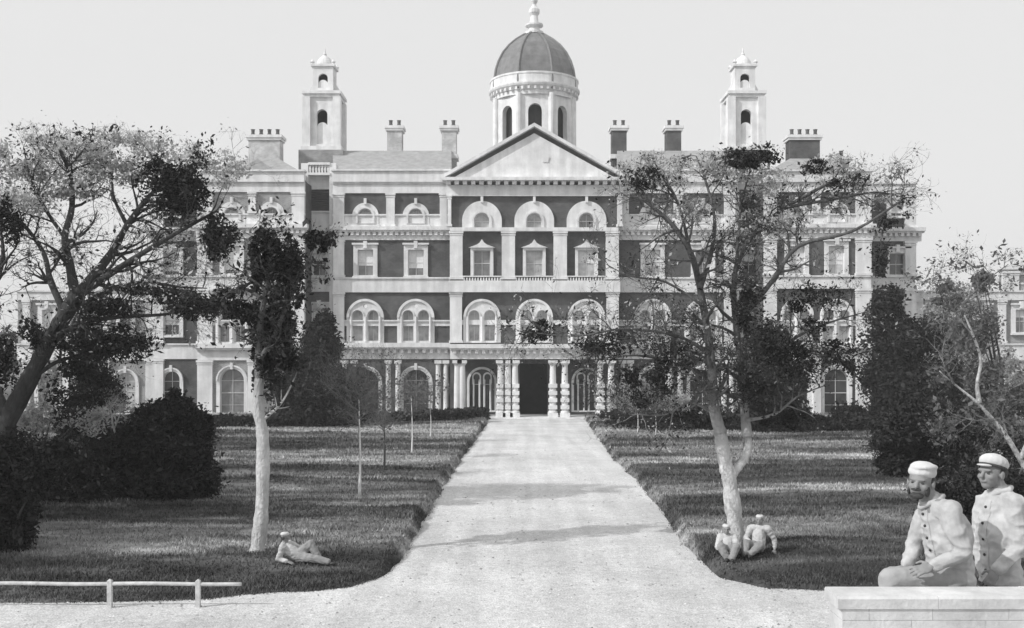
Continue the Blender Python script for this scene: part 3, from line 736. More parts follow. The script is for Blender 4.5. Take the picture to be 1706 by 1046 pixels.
c = MB().lathe(x, cy, [(r_(16), PZ(58, D)), (r_(16), PZ(54, D)), (r_(10), PZ(53, D)), (r_(9), PZ(46, D)), (r_(15), PZ(44, D)), (r_(15), PZ(41, D)), (r_(8), PZ(40, D)), (r_(6), PZ(27, D)), (r_(9), PZ(22, D)), (r_(9), PZ(16, D)), (r_(5), PZ(12, D)), (r_(3), PZ(8, D)), (r_(6), PZ(2, D)), (r_(3), PZ(-5, D)), (0.01, PZ(-14, D))], 12)
c.build('lantern', 'stone', dome)

# ------------------------------------------------------------------ vegetation
def leaf_mesh(pts, size, rng, squash=1.0):
    n = len(pts); pts = np.asarray(pts)
    d1 = rng.normal(size=(n, 3)); d1[:, 2] *= squash; d1 /= np.linalg.norm(d1, axis=1)[:, None]
    d2 = rng.normal(size=(n, 3)); d2 -= (d1*d2).sum(1)[:, None]*d1; d2 /= np.linalg.norm(d2, axis=1)[:, None]
    s_ = size*np.clip(np.exp(rng.normal(size=n)*0.42)*0.85, 0.3, 2.2)[:, None]
    V = np.stack([pts-d1*s_, pts-d2*s_*0.5+d1*s_*0.1, pts+d1*s_, pts+d2*s_*0.5-d1*s_*0.1], 1).reshape(-1, 3)
    return V, np.arange(n*4).reshape(-1, 4)
def clump_pts(c, r, n, rng, shell=0.35, lump=0.45):
    """points through a lumpy ellipsoid made of sub-clumps"""
    k = max(4, int(5+n/220)); u = rng.normal(size=(k, 3)); u /= np.linalg.norm(u, axis=1)[:, None]
    cen = u*(0.25+0.75*rng.random((k, 1))**0.5)*(1-lump*0.5); rad = lump*(0.5+0.8*rng.random(k))
    idx = rng.integers(0, k, n); w = rng.normal(size=(n, 3)); w /= np.linalg.norm(w, axis=1)[:, None]
    fr_ = np.where(rng.random(n) < 0.22, 1+0.6*rng.random(n)**2, 1.0)
    p = cen[idx]+w*(rad[idx]*fr_*(shell+(1-shell)*rng.random(n)))[:, None]
    return np.array(c)+p*np.array(r)

class Tree:
    def __init__(s, seed): s.r = random.Random(seed); s.np = np.random.default_rng(seed); s.trunk = MB(); s.limb = MB(); s.tips = []; s.tw = MB(); s.zmax = 1e9; s.xmax = 1e9
    def grow(s, p, d, L, rad, lev, tw=0.35, grav=0.0, leafr=1):
        r = s.r; n = 5 if lev < 2 else 4; pts = [Vector(p)]; rads = [rad]; d = Vector(d).normalized()
        for i in range(n):
            d = (d+Vector((r.gauss(0, tw), r.gauss(0, tw), r.gauss(0, tw)+grav))*0.45).normalized()
            if pts[-1].z+d.z*L/n > s.zmax: d.z = -abs(d.z)*0.6
            if pts[-1].x+d.x*L/n > s.xmax: d.x = -abs(d.x)*0.6
            pts.append(pts[-1]+d*L/n); rads.append(rad*(1-0.75*(i+1)/n))
        (s.limb if lev < 2 else s.tw).tube(pts, rads, 6 if lev < 2 else 3, cap=False)
        if lev >= 2: s.tips += pts[1:]
        if lev < 4 and L > 0.16:
            m = r.randint(3, 5) if lev < 3 else r.randint(2, 4)
            for _ in range(m):
                i = r.randint(1, n); q = pts[i]; dd = (pts[i]-pts[i-1]).normalized()
                side = dd.orthogonal().normalized(); side.rotate(Matrix.Rotation(r.random()*6.28, 3, dd))
                s.grow(q, (dd*0.75+side*r.uniform(0.5, 1.1)), L*r.uniform(0.5, 0.75), rads[i]*0.62+0.002, lev+1, tw, grav)
    def path(s, pix, D, r0, r1, into='limb', spawn=0, sl=1.2, wob=0.5, sp0=0.2, grav=0.03, dd=0.0, lev=1):
        """limb through image points at a depth; then side branches"""
        n = len(pix); pts = []
        for i, (a, c) in enumerate(pix):
            t = i/(n-1); pts.append(P(a, c, D+dd*t+(s.r.uniform(-wob, wob)*min(1, t*2))))
        # smooth resample
        out = []
        for i in range(n-1):
            p0 = pts[max(0, i-1)]; p1 = pts[i]; p2 = pts[i+1]; p3 = pts[min(n-1, i+2)]
            for j in range(4):
                t = j/4; out.append(0.5*((2*p1)+(-p0+p2)*t+(2*p0-5*p1+4*p2-p3)*t*t+(-p0+3*p1-3*p2+p3)*t**3))
        out.append(pts[-1]); m = len(out)
        rad = [r0+(r1-r0)*(i/(m-1))**0.8 for i in range(m)]
        rad = [q*(1+0.12*s.r.uniform(-1, 1)) for q in rad]
        if into == 'trunk' and r0 > 0.12: rad = [q*(1.45 if k == 0 else 1.22 if k == 1 else 1.08 if k == 2 else 1) for k, q in enumerate(rad)]
        (s.trunk if into == 'trunk' else s.limb).tube(out, rad, 10 if r0 > 0.08 else 7)
        for _ in range(spawn):
            i = s.r.randint(max(1, int(m*sp0)), m-1); dirn = (out[i]-out[i-1]).normalized()
            side = dirn.orthogonal().normalized(); side.rotate(Matrix.Rotation(s.r.random()*6.28, 3, dirn))
            s.grow(out[i], dirn*0.7+side, sl*s.r.uniform(0.5, 1.1), rad[i]*0.5+0.004, lev, 0.4, grav)
        return out
    def tipleaves(s, per, spread, box=None):
        t = np.array([tuple(p) for p in s.tips]); n = int(len(t)*per); idx = s.np.integers(0, len(t), n)
        return t[idx]+s.np.normal(size=(n, 3))*spread
def clump_px(cx, cy, rx_, ry_, D, n, rng, dz=None, lump=0.45):
    c = P(cx, cy, D); sx = rx_*D/FPX; sz = ry_*D/FPX; return clump_pts(c, (sx, dz or (sx+sz)*0.5, sz), n, rng, lump=lump)

# -- big spreading tree on the left
T = Tree(3); D = 26.0; T.zmax = PZ(212, D); fy = ground_z(PX(-25, D), D)
root = empty('spreading_tree', (PX(-25, D), D, fy), 'big dark spreading tree leaning in from the left edge with forked bare limbs', 'tree')
T.path([(-32, HY+(CZ-fy+0.3)*FPX/D), (-12, 780), (14, 700), (45, 640), (78, 575), (105, 530), (128, 492)], D, 0.28, 0.18, 'trunk', wob=0.1)
for pix, r0, r1, sp, dd in [
    ([(126, 495), (116, 440), (108, 395), (120, 345), (116, 290), (100, 250)], .14, .035, 13, -0.6),
    ([(128, 492), (160, 455), (190, 415), (212, 375), (250, 325), (290, 290)], .15, .035, 14, 0.5),
    ([(128, 495), (175, 462), (240, 420), (300, 385), (360, 352)], .12, .03, 14, -0.9),
    ([(110, 525), (85, 470), (72, 420), (35, 370), (-5, 345)], .11, .03, 12, 0.8),
    ([(78, 575), (130, 540), (200, 528), (270, 524), (350, 512)], .10, .02, 14, -0.7),
    ([(105, 530), (165, 492), (235, 470), (300, 478), (345, 480)], .08, .015, 12, 0.9),
    ([(14, 700), (-20, 600), (-15, 500), (5, 430), (0, 380)], .15, .03, 10, 0.6),
    ([(190, 415), (215, 440), (218, 475), (190, 515), (170, 545)], .05, .012, 3, 0),
    ([(212, 375), (190, 330), (185, 290), (170, 255)], .06, .012, 8, 0.5),
    ([(108, 395), (70, 340), (50, 290), (40, 250)], .06, .012, 8, 0.5),
    ([(45, 640), (100, 600), (170, 590), (230, 560)], .07, .015, 6, 1.0)]:
    T.path(pix, D, r0, r1, spawn=sp, dd=dd, sl=1.35)
T.trunk.build('trunk', 'barkdark', root, smooth=True); T.limb.build('limb', 'barkdark', root, smooth=True); T.tw.build('twigs', 'barkdark', root)
L = [T.tipleaves(0.04, 0.10)]
for a in [(300, 320, 58, 55, 6500), (365, 395, 32, 45, 2600), (255, 290, 30, 30, 500), (18, 370, 28, 60, 1200), (150, 560, 75, 45, 2600), (130, 640, 60, 60, 2200), (250, 488, 85, 20, 1300), (330, 512, 55, 26, 2200), (205, 575, 60, 36, 2400), (180, 520, 60, 24, 1500), (60, 560, 40, 30, 900), (10, 620, 30, 70, 1200), (400, 520, 30, 22, 500),
          (100, 250, 130, 45, 250), (230, 250, 110, 40, 250), (30, 260, 90, 50, 200), (330, 275, 50, 45, 250)]:
    L.append(clump_px(a[0], a[1], a[2], a[3], D+random.uniform(-1, 1), a[4], T.np, lump=0.5))
V, F = leaf_mesh(np.concatenate(L), 0.05, T.np); np_obj('crown', V, F, 'leafdark', root)
# young pale leaves mixed in its top
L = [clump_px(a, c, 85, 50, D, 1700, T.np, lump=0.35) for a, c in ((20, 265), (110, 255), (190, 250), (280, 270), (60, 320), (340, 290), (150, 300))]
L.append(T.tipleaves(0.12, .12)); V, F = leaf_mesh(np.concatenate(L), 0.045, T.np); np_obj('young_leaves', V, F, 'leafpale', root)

# -- slender pale-stemmed tree
T = Tree(9); g0 = G(427, 934); D = g0.y; fy = ground_z(g0.x, D)
root = empty('slender_tree', (g0.x, D, fy), 'slender tree with a pale trunk and ivy-dark top on the left lawn', 'tree')
T.path([(425, 938), (431, 900), (436, 850), (438, 780), (437, 720), (430, 680), (432, 630)], D, 0.16, 0.10, 'trunk', wob=0.0)
T.path([(432, 632), (432, 560), (440, 500), (452, 430), (458, 385)], D, .10, .02, spawn=12, sl=0.8, wob=0.2)
T.path([(432, 600), (462, 550), (478, 490), (480, 430)], D, .06, .015, spawn=8, sl=0.7, dd=0.4)
T.path([(440, 500), (405, 480), (375, 490)], D, .05, .01, spawn=5, sl=0.5, dd=-.4)
T.path([(437, 700), (470, 670), (495, 620)], D, .04, .01, spawn=5, sl=0.4, dd=.3)
T.path([(462, 550), (500, 460), (528, 405)], D, .04, .01, spawn=5, sl=0.5, dd=.3)
T.trunk.build('trunk', 'barkslim', root, smooth=True); T.limb.build('limb', 'barkslim', root, smooth=True); T.tw.build('twigs', 'barkdark', root)
L = [T.tipleaves(0.3, 0.06)]
for a in [(432, 440, 24, 50, 2600), (474, 450, 30, 62, 3800), (455, 540, 42, 50, 4200), (436, 615, 24, 50, 2600), (475, 590, 26, 36, 1500), (404, 515, 30, 24, 600), (530, 400, 26, 22, 700), (370, 500, 26, 24, 500), (462, 620, 20, 30, 350), (440, 400, 34, 20, 600), (500, 500, 14, 20, 180)]:
    L.append(clump_px(a[0], a[1], a[2], a[3], D+random.uniform(-.4, .4), a[4], T.np, lump=0.45))
V, F = leaf_mesh(np.concatenate(L), 0.045, T.np); np_obj('crown', V, F, 'leafdark', root)

# -- forked tree on the right
T = Tree(21); T.zmax = PZ(250, 20); T.xmax = PX(1555, 20); g0 = G(1222, 931); D = g0.y; fy = ground_z(g0.x, D)
root = empty('forked_tree', (g0.x, D, fy), 'forked tree with a pale lower trunk and wide twiggy crown on the right lawn', 'tree')
T.path([(1223, 938), (1226, 905), (1224, 870), (1219, 830), (1214, 795), (1208, 770), (1203, 740), (1200, 718)], D, 0.185, 0.13, 'trunk', wob=0.0)
T.path([(1214, 800), (1226, 782), (1240, 765), (1247, 742), (1245, 725)], D, 0.10, 0.07, 'trunk', wob=0.0, dd=0.1)
for pix, r0, r1, sp, dd in [
    ([(1200, 720), (1190, 680), (1186, 620), (1180, 560), (1166, 480), (1150, 420), (1118, 372), (1075, 335)], .13, .03, 32, -0.6),
    ([(1245, 728), (1240, 680), (1236, 620), (1226, 540), (1224, 460), (1255, 390), (1310, 345), (1390, 300)], .10, .03, 34, 0.6),
    ([(1166, 480), (1185, 420), (1190, 360), (1175, 300), (1160, 260)], .06, .012, 10, 0.4),
    ([(1186, 630), (1130, 605), (1060, 592), (985, 600)], .05, .01, 20, -0.5),
    ([(1182, 590), (1130, 560), (1040, 548), (960, 560), (870, 552)], .045, .008, 22, -0.9),
    ([(1236, 640), (1300, 580), (1360, 545), (1440, 520)], .06, .01, 18, 0.6),
    ([(1226, 540), (1285, 470), (1330, 410), (1420, 385), (1500, 335)], .07, .02, 11, -0.6),
    ([(1224, 470), (1230, 400), (1235, 340), (1250, 285)], .05, .01, 20, 0.5),
    ([(1150, 420), (1130, 340), (1100, 290), (1060, 270)], .04, .01, 8, 0.3),
    ([(1190, 690), (1150, 670), (1110, 690), (1060, 690)], .035, .008, 14, -.3),
    ([(1243, 700), (1290, 690), (1330, 660), (1380, 640)], .045, .008, 7, .3),
    ([(1310, 345), (1400, 330), (1460, 320), (1510, 330)], .04, .008, 9, -.3),
    ([(1172, 510), (1110, 470), (1050, 460), (1010, 440)], .035, .008, 7, .3)]:
    T.path(pix, D, r0, r1, spawn=sp, dd=dd, sl=0.85)
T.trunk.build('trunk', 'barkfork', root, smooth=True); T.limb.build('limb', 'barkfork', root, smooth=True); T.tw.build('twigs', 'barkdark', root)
L = [T.tipleaves(0.10, 0.07)]
for a in [(1250, 262, 62, 24, 1300), (1345, 275, 45, 18, 350), (1285, 570, 38, 60, 1700), (1330, 610, 60, 45, 1500), (1245, 520, 28, 60, 1100), (895, 552, 38, 22, 600), (1010, 575, 60, 30, 1500), (1080, 300, 50, 24, 500), (1350, 500, 60, 40, 900), (1400, 590, 50, 40, 1200), (1075, 640, 60, 40, 1500), (1262, 655, 44, 44, 1000), (1460, 430, 30, 40, 250), (1490, 355, 50, 40, 300), (1420, 300, 50, 30, 300), (1150, 690, 90, 22, 700), (1300, 690, 60, 30, 1200), (1120, 590, 50, 35, 1100), (1360, 545, 30, 22, 350)]:
    L.append(clump_px(a[0], a[1], a[2], a[3], D+random.uniform(-.8, .8), int(a[4]*1.5), T.np, lump=0.45))
V, F = leaf_mesh(np.concatenate(L), 0.030, T.np); np_obj('crown', V, F, 'leafdark', root)
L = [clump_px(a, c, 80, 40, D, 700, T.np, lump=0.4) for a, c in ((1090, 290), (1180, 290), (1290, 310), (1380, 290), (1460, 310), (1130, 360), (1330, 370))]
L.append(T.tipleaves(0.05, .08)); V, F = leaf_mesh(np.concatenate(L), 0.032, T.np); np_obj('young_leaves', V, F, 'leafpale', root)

# -- shrubs
def shrub(name, label, cat, bx_, by, clumps, m, size, group=None, seed=1, dense=1.0, D=None, stems=5):
    """clumps in px at the shrub's own depth"""
    rng = np.random.default_rng(seed); rr = random.Random(seed)
    D = D or gD(by); x = PX(bx_, D); z = ground_z(x, D)
    root = empty(name, (x, D, z), label, cat, group); L = []; st = MB()
    for cx, cy, a, c, n in clumps: L.append(clump_px(cx, cy, a, c, D+rr.uniform(-.3, .3), int(n*dense*2.2), rng, lump=0.5))
    Lc = np.concatenate(L); Lc = Lc[Lc[:, 2] > z-0.1]
    for i in range(stems):
        cl = rr.choice(clumps); t = P(cl[0]+rr.uniform(-.5, .5)*cl[2], cl[1], D+rr.uniform(-.5, .5)); b0 = Vector((x+rr.uniform(-.2, .2), D+rr.uniform(-.2, .2), z-0.1))
        md = b0.lerp(t, 0.5)+Vector((rr.uniform(-.2, .2), rr.uniform(-.2, .2), 0.1)); st.tube([b0, md, t], [0.05*D/30, 0.035*D/30, 0.01], 6)
    st.build('stem', 'barkdark', root)
    V, F = leaf_mesh(Lc, size*0.66, rng); np_obj('foliage', V, F, m, root); return root
shrub('conifer', 'dark pyramidal evergreen standing against the left half of the front', 'tree', 532, 716,
      [(492, 640, 44, 44, 3200), (540, 542, 22, 28, 1600), (538, 575, 38, 32, 3300), (530, 610, 54, 36, 5200), (524, 650, 68, 36, 7000), (524, 690, 82, 34, 8500), (574, 655, 40, 40, 3200), (592, 625, 18, 26, 900)], 'leafdark', 0.16, seed=4, stems=3)
shrub('bush', 'rounded dark bush left of the slender tree with a knobbed top', 'bush', 285, 848,
      [(298, 670, 26, 20, 1500), (280, 700, 60, 34, 4200), (330, 720, 36, 32, 2400), (285, 750, 78, 46, 7000), (270, 800, 82, 44, 7500), (320, 800, 52, 40, 4200), (215, 740, 26, 40, 1600)], 'leafdark', 0.085, seed=5)
shrub('bush', 'black thicket filling the lower left corner behind the rail', 'bush', 18, 930,
      [(10, 760, 50, 45, 3500), (15, 830, 48, 60, 5500), (5, 890, 50, 50, 5500), (60, 790, 30, 50, 2000)], 'leafdark', 0.07, seed=6)
shrub('bush', 'low dark bush between the corner thicket and the knobbed bush', 'bush', 125, 850,
      [(120, 810, 80, 38, 6500), (90, 770, 55, 45, 4500), (190, 830, 45, 30, 3000), (150, 775, 40, 34, 2200), (195, 790, 30, 36, 1800)], 'leafdark', 0.08, seed=7)
shrub('tree', 'dark bushy tree behind the pale dead branch near the wing', 'tree', 165, 800,
      [(150, 600, 40, 50, 1800), (165, 660, 50, 50, 2600), (120, 700, 40, 40, 1500), (180, 730, 50, 40, 2000)], 'leafdark', 0.10, seed=28, D=38)
shrub('bush', 'dense dark bush directly behind the two men', 'bush', 1610, 900, D=21.0,
      clumps=[(1590, 850, 60, 50, 6000), (1650, 830, 60, 60, 7500), (1600, 900, 70, 40, 6000), (1680, 900, 50, 50, 5000), (1550, 880, 34, 34, 2200), (1620, 960, 60, 40, 4000)], m='leafdark', size=0.07, seed=29)
shrub('shrub', 'loose grey shrub in front of the wing at the left edge', 'shrub', 60, 790,
      [(60, 700, 50, 45, 800), (85, 640, 26, 60, 500), (150, 700, 40, 30, 500)], 'leafgrey', 0.085, seed=8)
shrub('shrub', 'tangled grey shrub behind the pale dead branch', 'shrub', 175, 760,
      [(150, 650, 28, 60, 600), (165, 730, 45, 26, 700), (220, 700, 30, 30, 500)], 'leafmid', 0.10, seed=18)
shrub('tree', 'dark dense tree below the end of the right range', 'tree', 1505, 742, D=56,
      clumps=[(1480, 510, 38, 34, 2200), (1500, 560, 60, 46, 4600), (1555, 570, 40, 40, 2400), (1495, 630, 70, 50, 6500), (1575, 640, 50, 50, 4500), (1620, 690, 50, 50, 4000), (1560, 720, 60, 40, 3500), (1500, 700, 76, 46, 7500), (1420, 700, 40, 30, 1800), (1470, 450, 14, 30, 250)], m='leafdark', size=0.16, seed=9)
shrub('bush', 'broad dark bush rising behind the two men', 'bush', 1560, 800, D=33,
      clumps=[(1490, 730, 50, 30, 2600), (1680, 790, 50, 60, 3000), (1530, 700, 60, 42, 4200), (1600, 720, 45, 50, 3800), (1570, 780, 85, 50, 8500), (1640, 800, 50, 50, 4200), (1500, 770, 42, 30, 2600), (1560, 830, 60, 30, 3500), (1640, 860, 40, 40, 2500)], m='leafdark', size=0.09, seed=10)
shrub('shrub', 'grey loose shrub at the right edge under the far pavilion', 'shrub', 1690, 760, D=45,
      clumps=[(1690, 670, 50, 45, 1600), (1620, 560, 44, 60, 1300), (1580, 490, 36, 34, 450), (1640, 640, 40, 50, 1200), (1635, 470, 26, 24, 300), (1690, 740, 40, 40, 1600)], m='leafmid', size=0.13, seed=11)
shrub('shrub', 'pale straggling shrub before the low right wing', 'shrub', 1600, 730, D=60,
      clumps=[(1600, 500, 50, 45, 900), (1650, 620, 60, 60, 1500), (1570, 530, 30, 50, 600)], m='leafgrey', size=0.14, seed=12)
shrub('shrub', 'low dark shrubs beside the right of the entrance', 'shrub', 1110, 722,
      [(1030, 695, 40, 14, 1300), (1100, 700, 60, 16, 2200), (1180, 700, 50, 20, 2200)], 'leafdark', 0.14, seed=13)
shrub('shrub', 'grey shrub with open branches below the right side arches', 'shrub', 1080, 716,
      [(1070, 650, 40, 26, 700), (1120, 670, 40, 24, 600), (1030, 670, 24, 26, 300)], 'leafgrey', 0.12, seed=14)
shrub('tree', 'dark round tree standing behind the forked tree', 'tree', 1290, 726,
      [(1290, 640, 60, 45, 4200), (1280, 590, 40, 60, 2600), (1270, 690, 60, 34, 4500), (1310, 700, 50, 30, 3000)], 'leafdark', 0.16, seed=15)
# hedges
def hedge(label, pix, hgt, wid, n, seed):
    rng = np.random.default_rng(seed); P3 = [G(a, c) for a, c in pix]; root = empty('hedge', tuple(P3[0]), label, 'hedge'); L = []
    tot = sum((P3[i+1]-P3[i]).length for i in range(len(P3)-1))
    for i in range(len(P3)-1):
        a, c = P3[i], P3[i+1]; m = int(n*(c-a).length/tot); t = rng.random(m)
        nrm = Vector((-(c-a).y, (c-a).x, 0)).normalized(); o = (rng.random(m)-0.5)*wid; z = hgt*(0.95*rng.random(m)**0.6)
        top = np.array([mnoise.noise(Vector((a.x+(c.x-a.x)*q, 3, 2))) for q in t])*0.25+1
        L.append(np.stack([a.x+(c.x-a.x)*t+nrm.x*o, a.y+(c.y-a.y)*t+nrm.y*o, a.z+(c.z-a.z)*t+0.15+z*top], 1))
    V, F = leaf_mesh(np.concatenate(L), 0.10, rng); np_obj('foliage', V, F, 'leafdark', root)
    st = MB()
    for i in range(len(P3)-1):
        for q in np.linspace(0, 1, 8): p = P3[i].lerp(P3[i+1], float(q)); st.tube([p-Vector((0, 0, .1)), p+Vector((0.05, 0, hgt*0.8))], [0.04, 0.01], 5)
    st.build('stem', 'barkdark', root)
hedge('long low dark hedge under the left half of the front', [(150, 722), (370, 720), (560, 716), (680, 710), (808, 702)], 0.85, 1.1, 14000, 31)
hedge('low dark hedge under the right pavilion', [(1190, 722), (1340, 724), (1480, 728)], 0.95, 1.2, 8000, 32)

# bare and staked saplings
def sapling(label, bx_, by, ytop, m, seed, stake=None, r=0.035, spawn=10, group='staked saplings on the lawns', sl=0.9):
    T = Tree(seed); g0 = G(bx_, by); D = g0.y; z = ground_z(g0.x, D); root = empty('sapling', (g0.x, D, z), label, 'sapling', group)
    k = CZ-z; yb_ = HY+k*FPX/D
    T.path([(bx_, yb_+3), (bx_+1, yb_*0.6+ytop*0.4), (bx_-1, ytop)], D, r, 0.01, 'trunk', wob=0.02)
    T.path([(bx_, yb_*0.35+ytop*0.65), (bx_-1, ytop+8), (bx_, ytop-14)], D, r*0.6, 0.006, spawn=spawn, sl=sl, wob=0.05, grav=0.15, sp0=0.1)
    T.trunk.build('stem', m, root, smooth=True); T.limb.build('limb', 'barkmid', root); T.tw.build('twigs', 'barkmid', root)
    V, F = leaf_mesh(T.tipleaves(0.12, 0.08), 0.035*D/30, T.np); np_obj('leaves', V, F, 'leafmid', root)
sapling('white-stemmed sapling nearest the drive on the left lawn', 599, 838, 665, 'whitewood', 41, r=0.05, spawn=34, sl=1.1)
sapling('thin dark-stemmed sapling right of the white-stemmed one', 640, 795, 690, 'barkdark', 42, r=0.05, spawn=18)
sapling('small pale sapling near the left hedge, third from the left', 686, 765, 660, 'whitewood', 43, r=0.045, spawn=20)
sapling('farthest pale sapling beside the left hedge end', 717, 738, 670, 'whitewood', 44, r=0.045, spawn=14)
sapling('pale sapling on the right lawn close to the drive mouth', 1062, 730, 668, 'whitewood', 45, r=0.045, spawn=15)
sapling('pale sapling on the right lawn next to the dark shrubs', 1092, 734, 672, 'whitewood', 46, r=0.045, spawn=15)

# pale dead branches and leaning tree at the right edge
T = Tree(51); g0 = G(205, 850); D = 27.5; z = ground_z(PX(205, D), D)
root = empty('dead_branch', (PX(205, D), D, z), 'pale forked dead branch standing among the bushes on the left', 'branch')
T.path([(208, HY+(CZ-z)*FPX/D+4), (207, 820), (212, 780), (202, 745), (190, 715), (186, 690)], D, 0.06, 0.02, 'trunk', wob=.05)
T.path([(212, 790), (224, 775), (234, 768)], D, 0.04, 0.015, 'trunk', wob=.05); T.path([(202, 745), (186, 760), (170, 770)], D, 0.035, 0.012, 'trunk', wob=.05)
T.path([(190, 715), (200, 690), (205, 670)], D, 0.02, 0.01, spawn=9, sl=.7)
T.trunk.build('trunk', 'barkpale', root, smooth=True); T.limb.build('limb', 'barkpale', root); T.tw.build('twigs', 'barkpale', root)
T = Tree(52); D = 30.5; z = ground_z(PX(1725, D), D)
root = empty('leaning_tree', (PX(1725, D), D, z), 'pale leaning bare tree curving over at the right edge', 'tree')
T.path([(1740, HY+(CZ-z)*FPX/D+4), (1728, 815), (1705, 775), (1682, 735), (1655, 700), (1625, 668), (1590, 640), (1565, 618)], D, 0.13, 0.015, 'trunk', wob=.1)
T.path([(1632, 672), (1628, 640), (1634, 600), (1622, 560), (1600, 510)], D, 0.08, 0.02, 'trunk', wob=.1)
T.path([(1700, 765), (1712, 735), (1722, 700), (1730, 640)], D, 0.08, 0.02, 'trunk', wob=.1)
for q_ in ([(1655, 700), (1620, 700), (1590, 690)], [(1682, 735), (1670, 690), (1680, 640)], [(1590, 640), (1570, 600), (1575, 560)], [(1622, 560), (1590, 520), (1560, 480), (1555, 450)], [(1705, 775), (1690, 800), (1660, 810)]): T.path(q_, D, .03, .008, spawn=9, sl=1.0)
T.path([(1600, 510), (1640, 470), (1680, 440)], D, 0.03, 0.01, spawn=8, sl=1.0)
T.trunk.build('trunk', 'barkpale', root, smooth=True); T.limb.build('limb', 'barkmid', root); T.tw.build('twigs', 'barkmid', root)
V, F = leaf_mesh(T.tipleaves(0.22, .1), 0.06, T.np); np_obj('leaves', V, F, 'leafmid', root)

# trees outside the frame on the left whose shade falls on the lawns
def offtree(label, x, y, h, seed, R):
    rng = np.random.default_rng(seed); z = ground_z(x, y) if y > 15 else zb(y); root = empty('tree', (x, y, z), label, 'tree'); T = Tree(seed)
    t = MB(); t.tube([(x, y, z-0.2), (x+.1, y, z+h*0.3), (x, y+.1, z+h*0.6), (x+.2, y, z+h*0.9)], [0.3, 0.24, 0.15, 0.03], 10); t.build('trunk', 'barkdark', root)
    for i in range(9): T.grow((x, y, z+h*(0.3+0.06*i)), (rng.normal(), rng.normal(), 0.5), R*0.9, 0.08, 1)
    T.limb.build('limb', 'barkdark', root); T.tw.build('twigs', 'barkdark', root)
    L = [T.tipleaves(1.2, 0.15)]+[clump_pts((x+rng.normal()*R*.45, y+rng.normal()*R*.45, z+h*rng.uniform(.4, .95)), (R*.5, R*.5, h*.13), 900, rng) for _ in range(7)]
    V, F = leaf_mesh(np.concatenate(L), 0.12, rng); np_obj('crown', V, F, 'leafdark', root)
offtree('tall tree just beyond the left edge of the lawn', -19.0, 25, 9, 61, 3.2)
offtree('spreading tree beyond the left edge near the rail', -17.0, 16.5, 8, 62, 2.8)
offtree('thin tree just beyond the left edge behind the corner thicket', -15.5, 21, 8.5, 64, 2.4)
offtree('round tree beyond the left edge between the wing and the lawn', -21.0, 32, 10, 65, 3.2)
offtree('leafy tree beyond the left edge halfway to the wing', -26.0, 38, 10, 63, 3.6)

# wood beyond the wings
rng = np.random.default_rng(77); L = []
for sg in (-1, 1):
    for k in range(26):
        x = sg*(52+k*6.5+rng.uniform(-2, 2)); y = 118+rng.uniform(-8, 14)-k*0.8; L.append(clump_pts((x, y, 3.2+rng.uniform(0, 1.6)), (5.0, 4.0, 3.6), 1300, rng))
V, F = leaf_mesh(np.concatenate(L), 0.30, rng); tag(np_obj('distant_wood', V, F, 'leafdark'), 'low dark line of trees far beyond the ends of the building', 'wood', kind='stuff')

# ------------------------------------------------------------------ rail
D1 = 16.05; root = empty('low_rail', (PX(180, D1), D1, zb(D1)), 'low white wooden rail along the left lawn above the road', 'fence')
xa, xb = PX(-420, D1), PX(402, D1); zr = lambda x: PZ(972+(x-PX(0, D1))*0.2, D1)
c = MB(); pts = [(x, D1, zr(x)+0.006*math.sin(x*3)) for x in np.linspace(xa, xb, 40)]; c.tube(pts, 0.03, 8); c.build('rail', 'railwood', root, smooth=True)
for px_ in (-260, -110, 35+0, 183, 330):
    if px_ == 35: continue
    x = PX(px_, D1); c = MB(); zt = zr(x)+0.05
    c.box(x-0.035, x+0.035, D1-0.035, D1+0.035, zb(D1)-0.2, zt); c.add([(x-0.035, D1-0.035, zt), (x+0.035, D1-0.035, zt), (x+0.035, D1+0.035, zt), (x-0.035, D1+0.035, zt), (x, D1, zt+0.03)], [(0, 1, 4), (1, 2, 4), (2, 3, 4), (3, 0, 4)])
    c.build('post', 'railwood', root)
# added dwarf wall hiding the men's legs, bench behind it
DW = 6.85; zw = PZ(984, DW); zg = 2.6; xa = PX(1392, DW); xb = PX(1960, DW)
root = empty('added_dwarf_wall', (xa, DW, 2.9), 'added low pale stone wall crossing the lower right corner before the two men', 'wall')
c = MB(); z = zg; row = 0
while z < zw-0.10:
    h_ = min(0.19, zw-0.085-z); x = xa-0.0-(0.22 if row % 2 else 0)
    while x < xb:
        L_ = 0.44*random.uniform(0.85, 1.15); a = max(x, xa); e = min(x+L_, xb); q = random.uniform(0, 0.006)
        if e-a > 0.05: c.box(a+0.0015, e-0.0015, DW-0.135-q*.5, DW+0.135+q*.5, z+0.0015, z+h_-0.0015)
        x += L_
    z += h_; row += 1
c.box(xa+0.02, xb-0.02, DW-0.132, DW+0.132, zg, zw-0.09); c.build('coursed_stone', 'wallstone', root)
x = xa-0.03; c = MB()
while x < xb:
    L_ = 0.66; a, e = x+0.001, x+L_-0.001; y0, y1 = DW-0.15, DW+0.15; g_ = 0.02; q = random.uniform(0, 0.004)
    prof = [(y0, zw-0.085), (y0, zw-g_), (y0+g_, zw-q), (y1-g_, zw-q), (y1, zw-g_), (y1, zw-0.085)]
    c.add([(a, p[0], p[1]) for p in prof]+[(e, p[0], p[1]) for p in prof], [tuple(range(5, -1, -1)), tuple(range(6, 12))]+[(k, (k+1) % 6, (k+1) % 6+6, k+6) for k in range(6)]); x += L_
c.build('coping', 'wallstone', root)
DB = 7.5; zt = PZ(984, 7.42); x0, x1 = PX(1530, DB), PX(1625, DB)
root = empty('bench', (x0, DB, 2.9), 'plain wooden bench under the seated man behind the dwarf wall', 'bench')
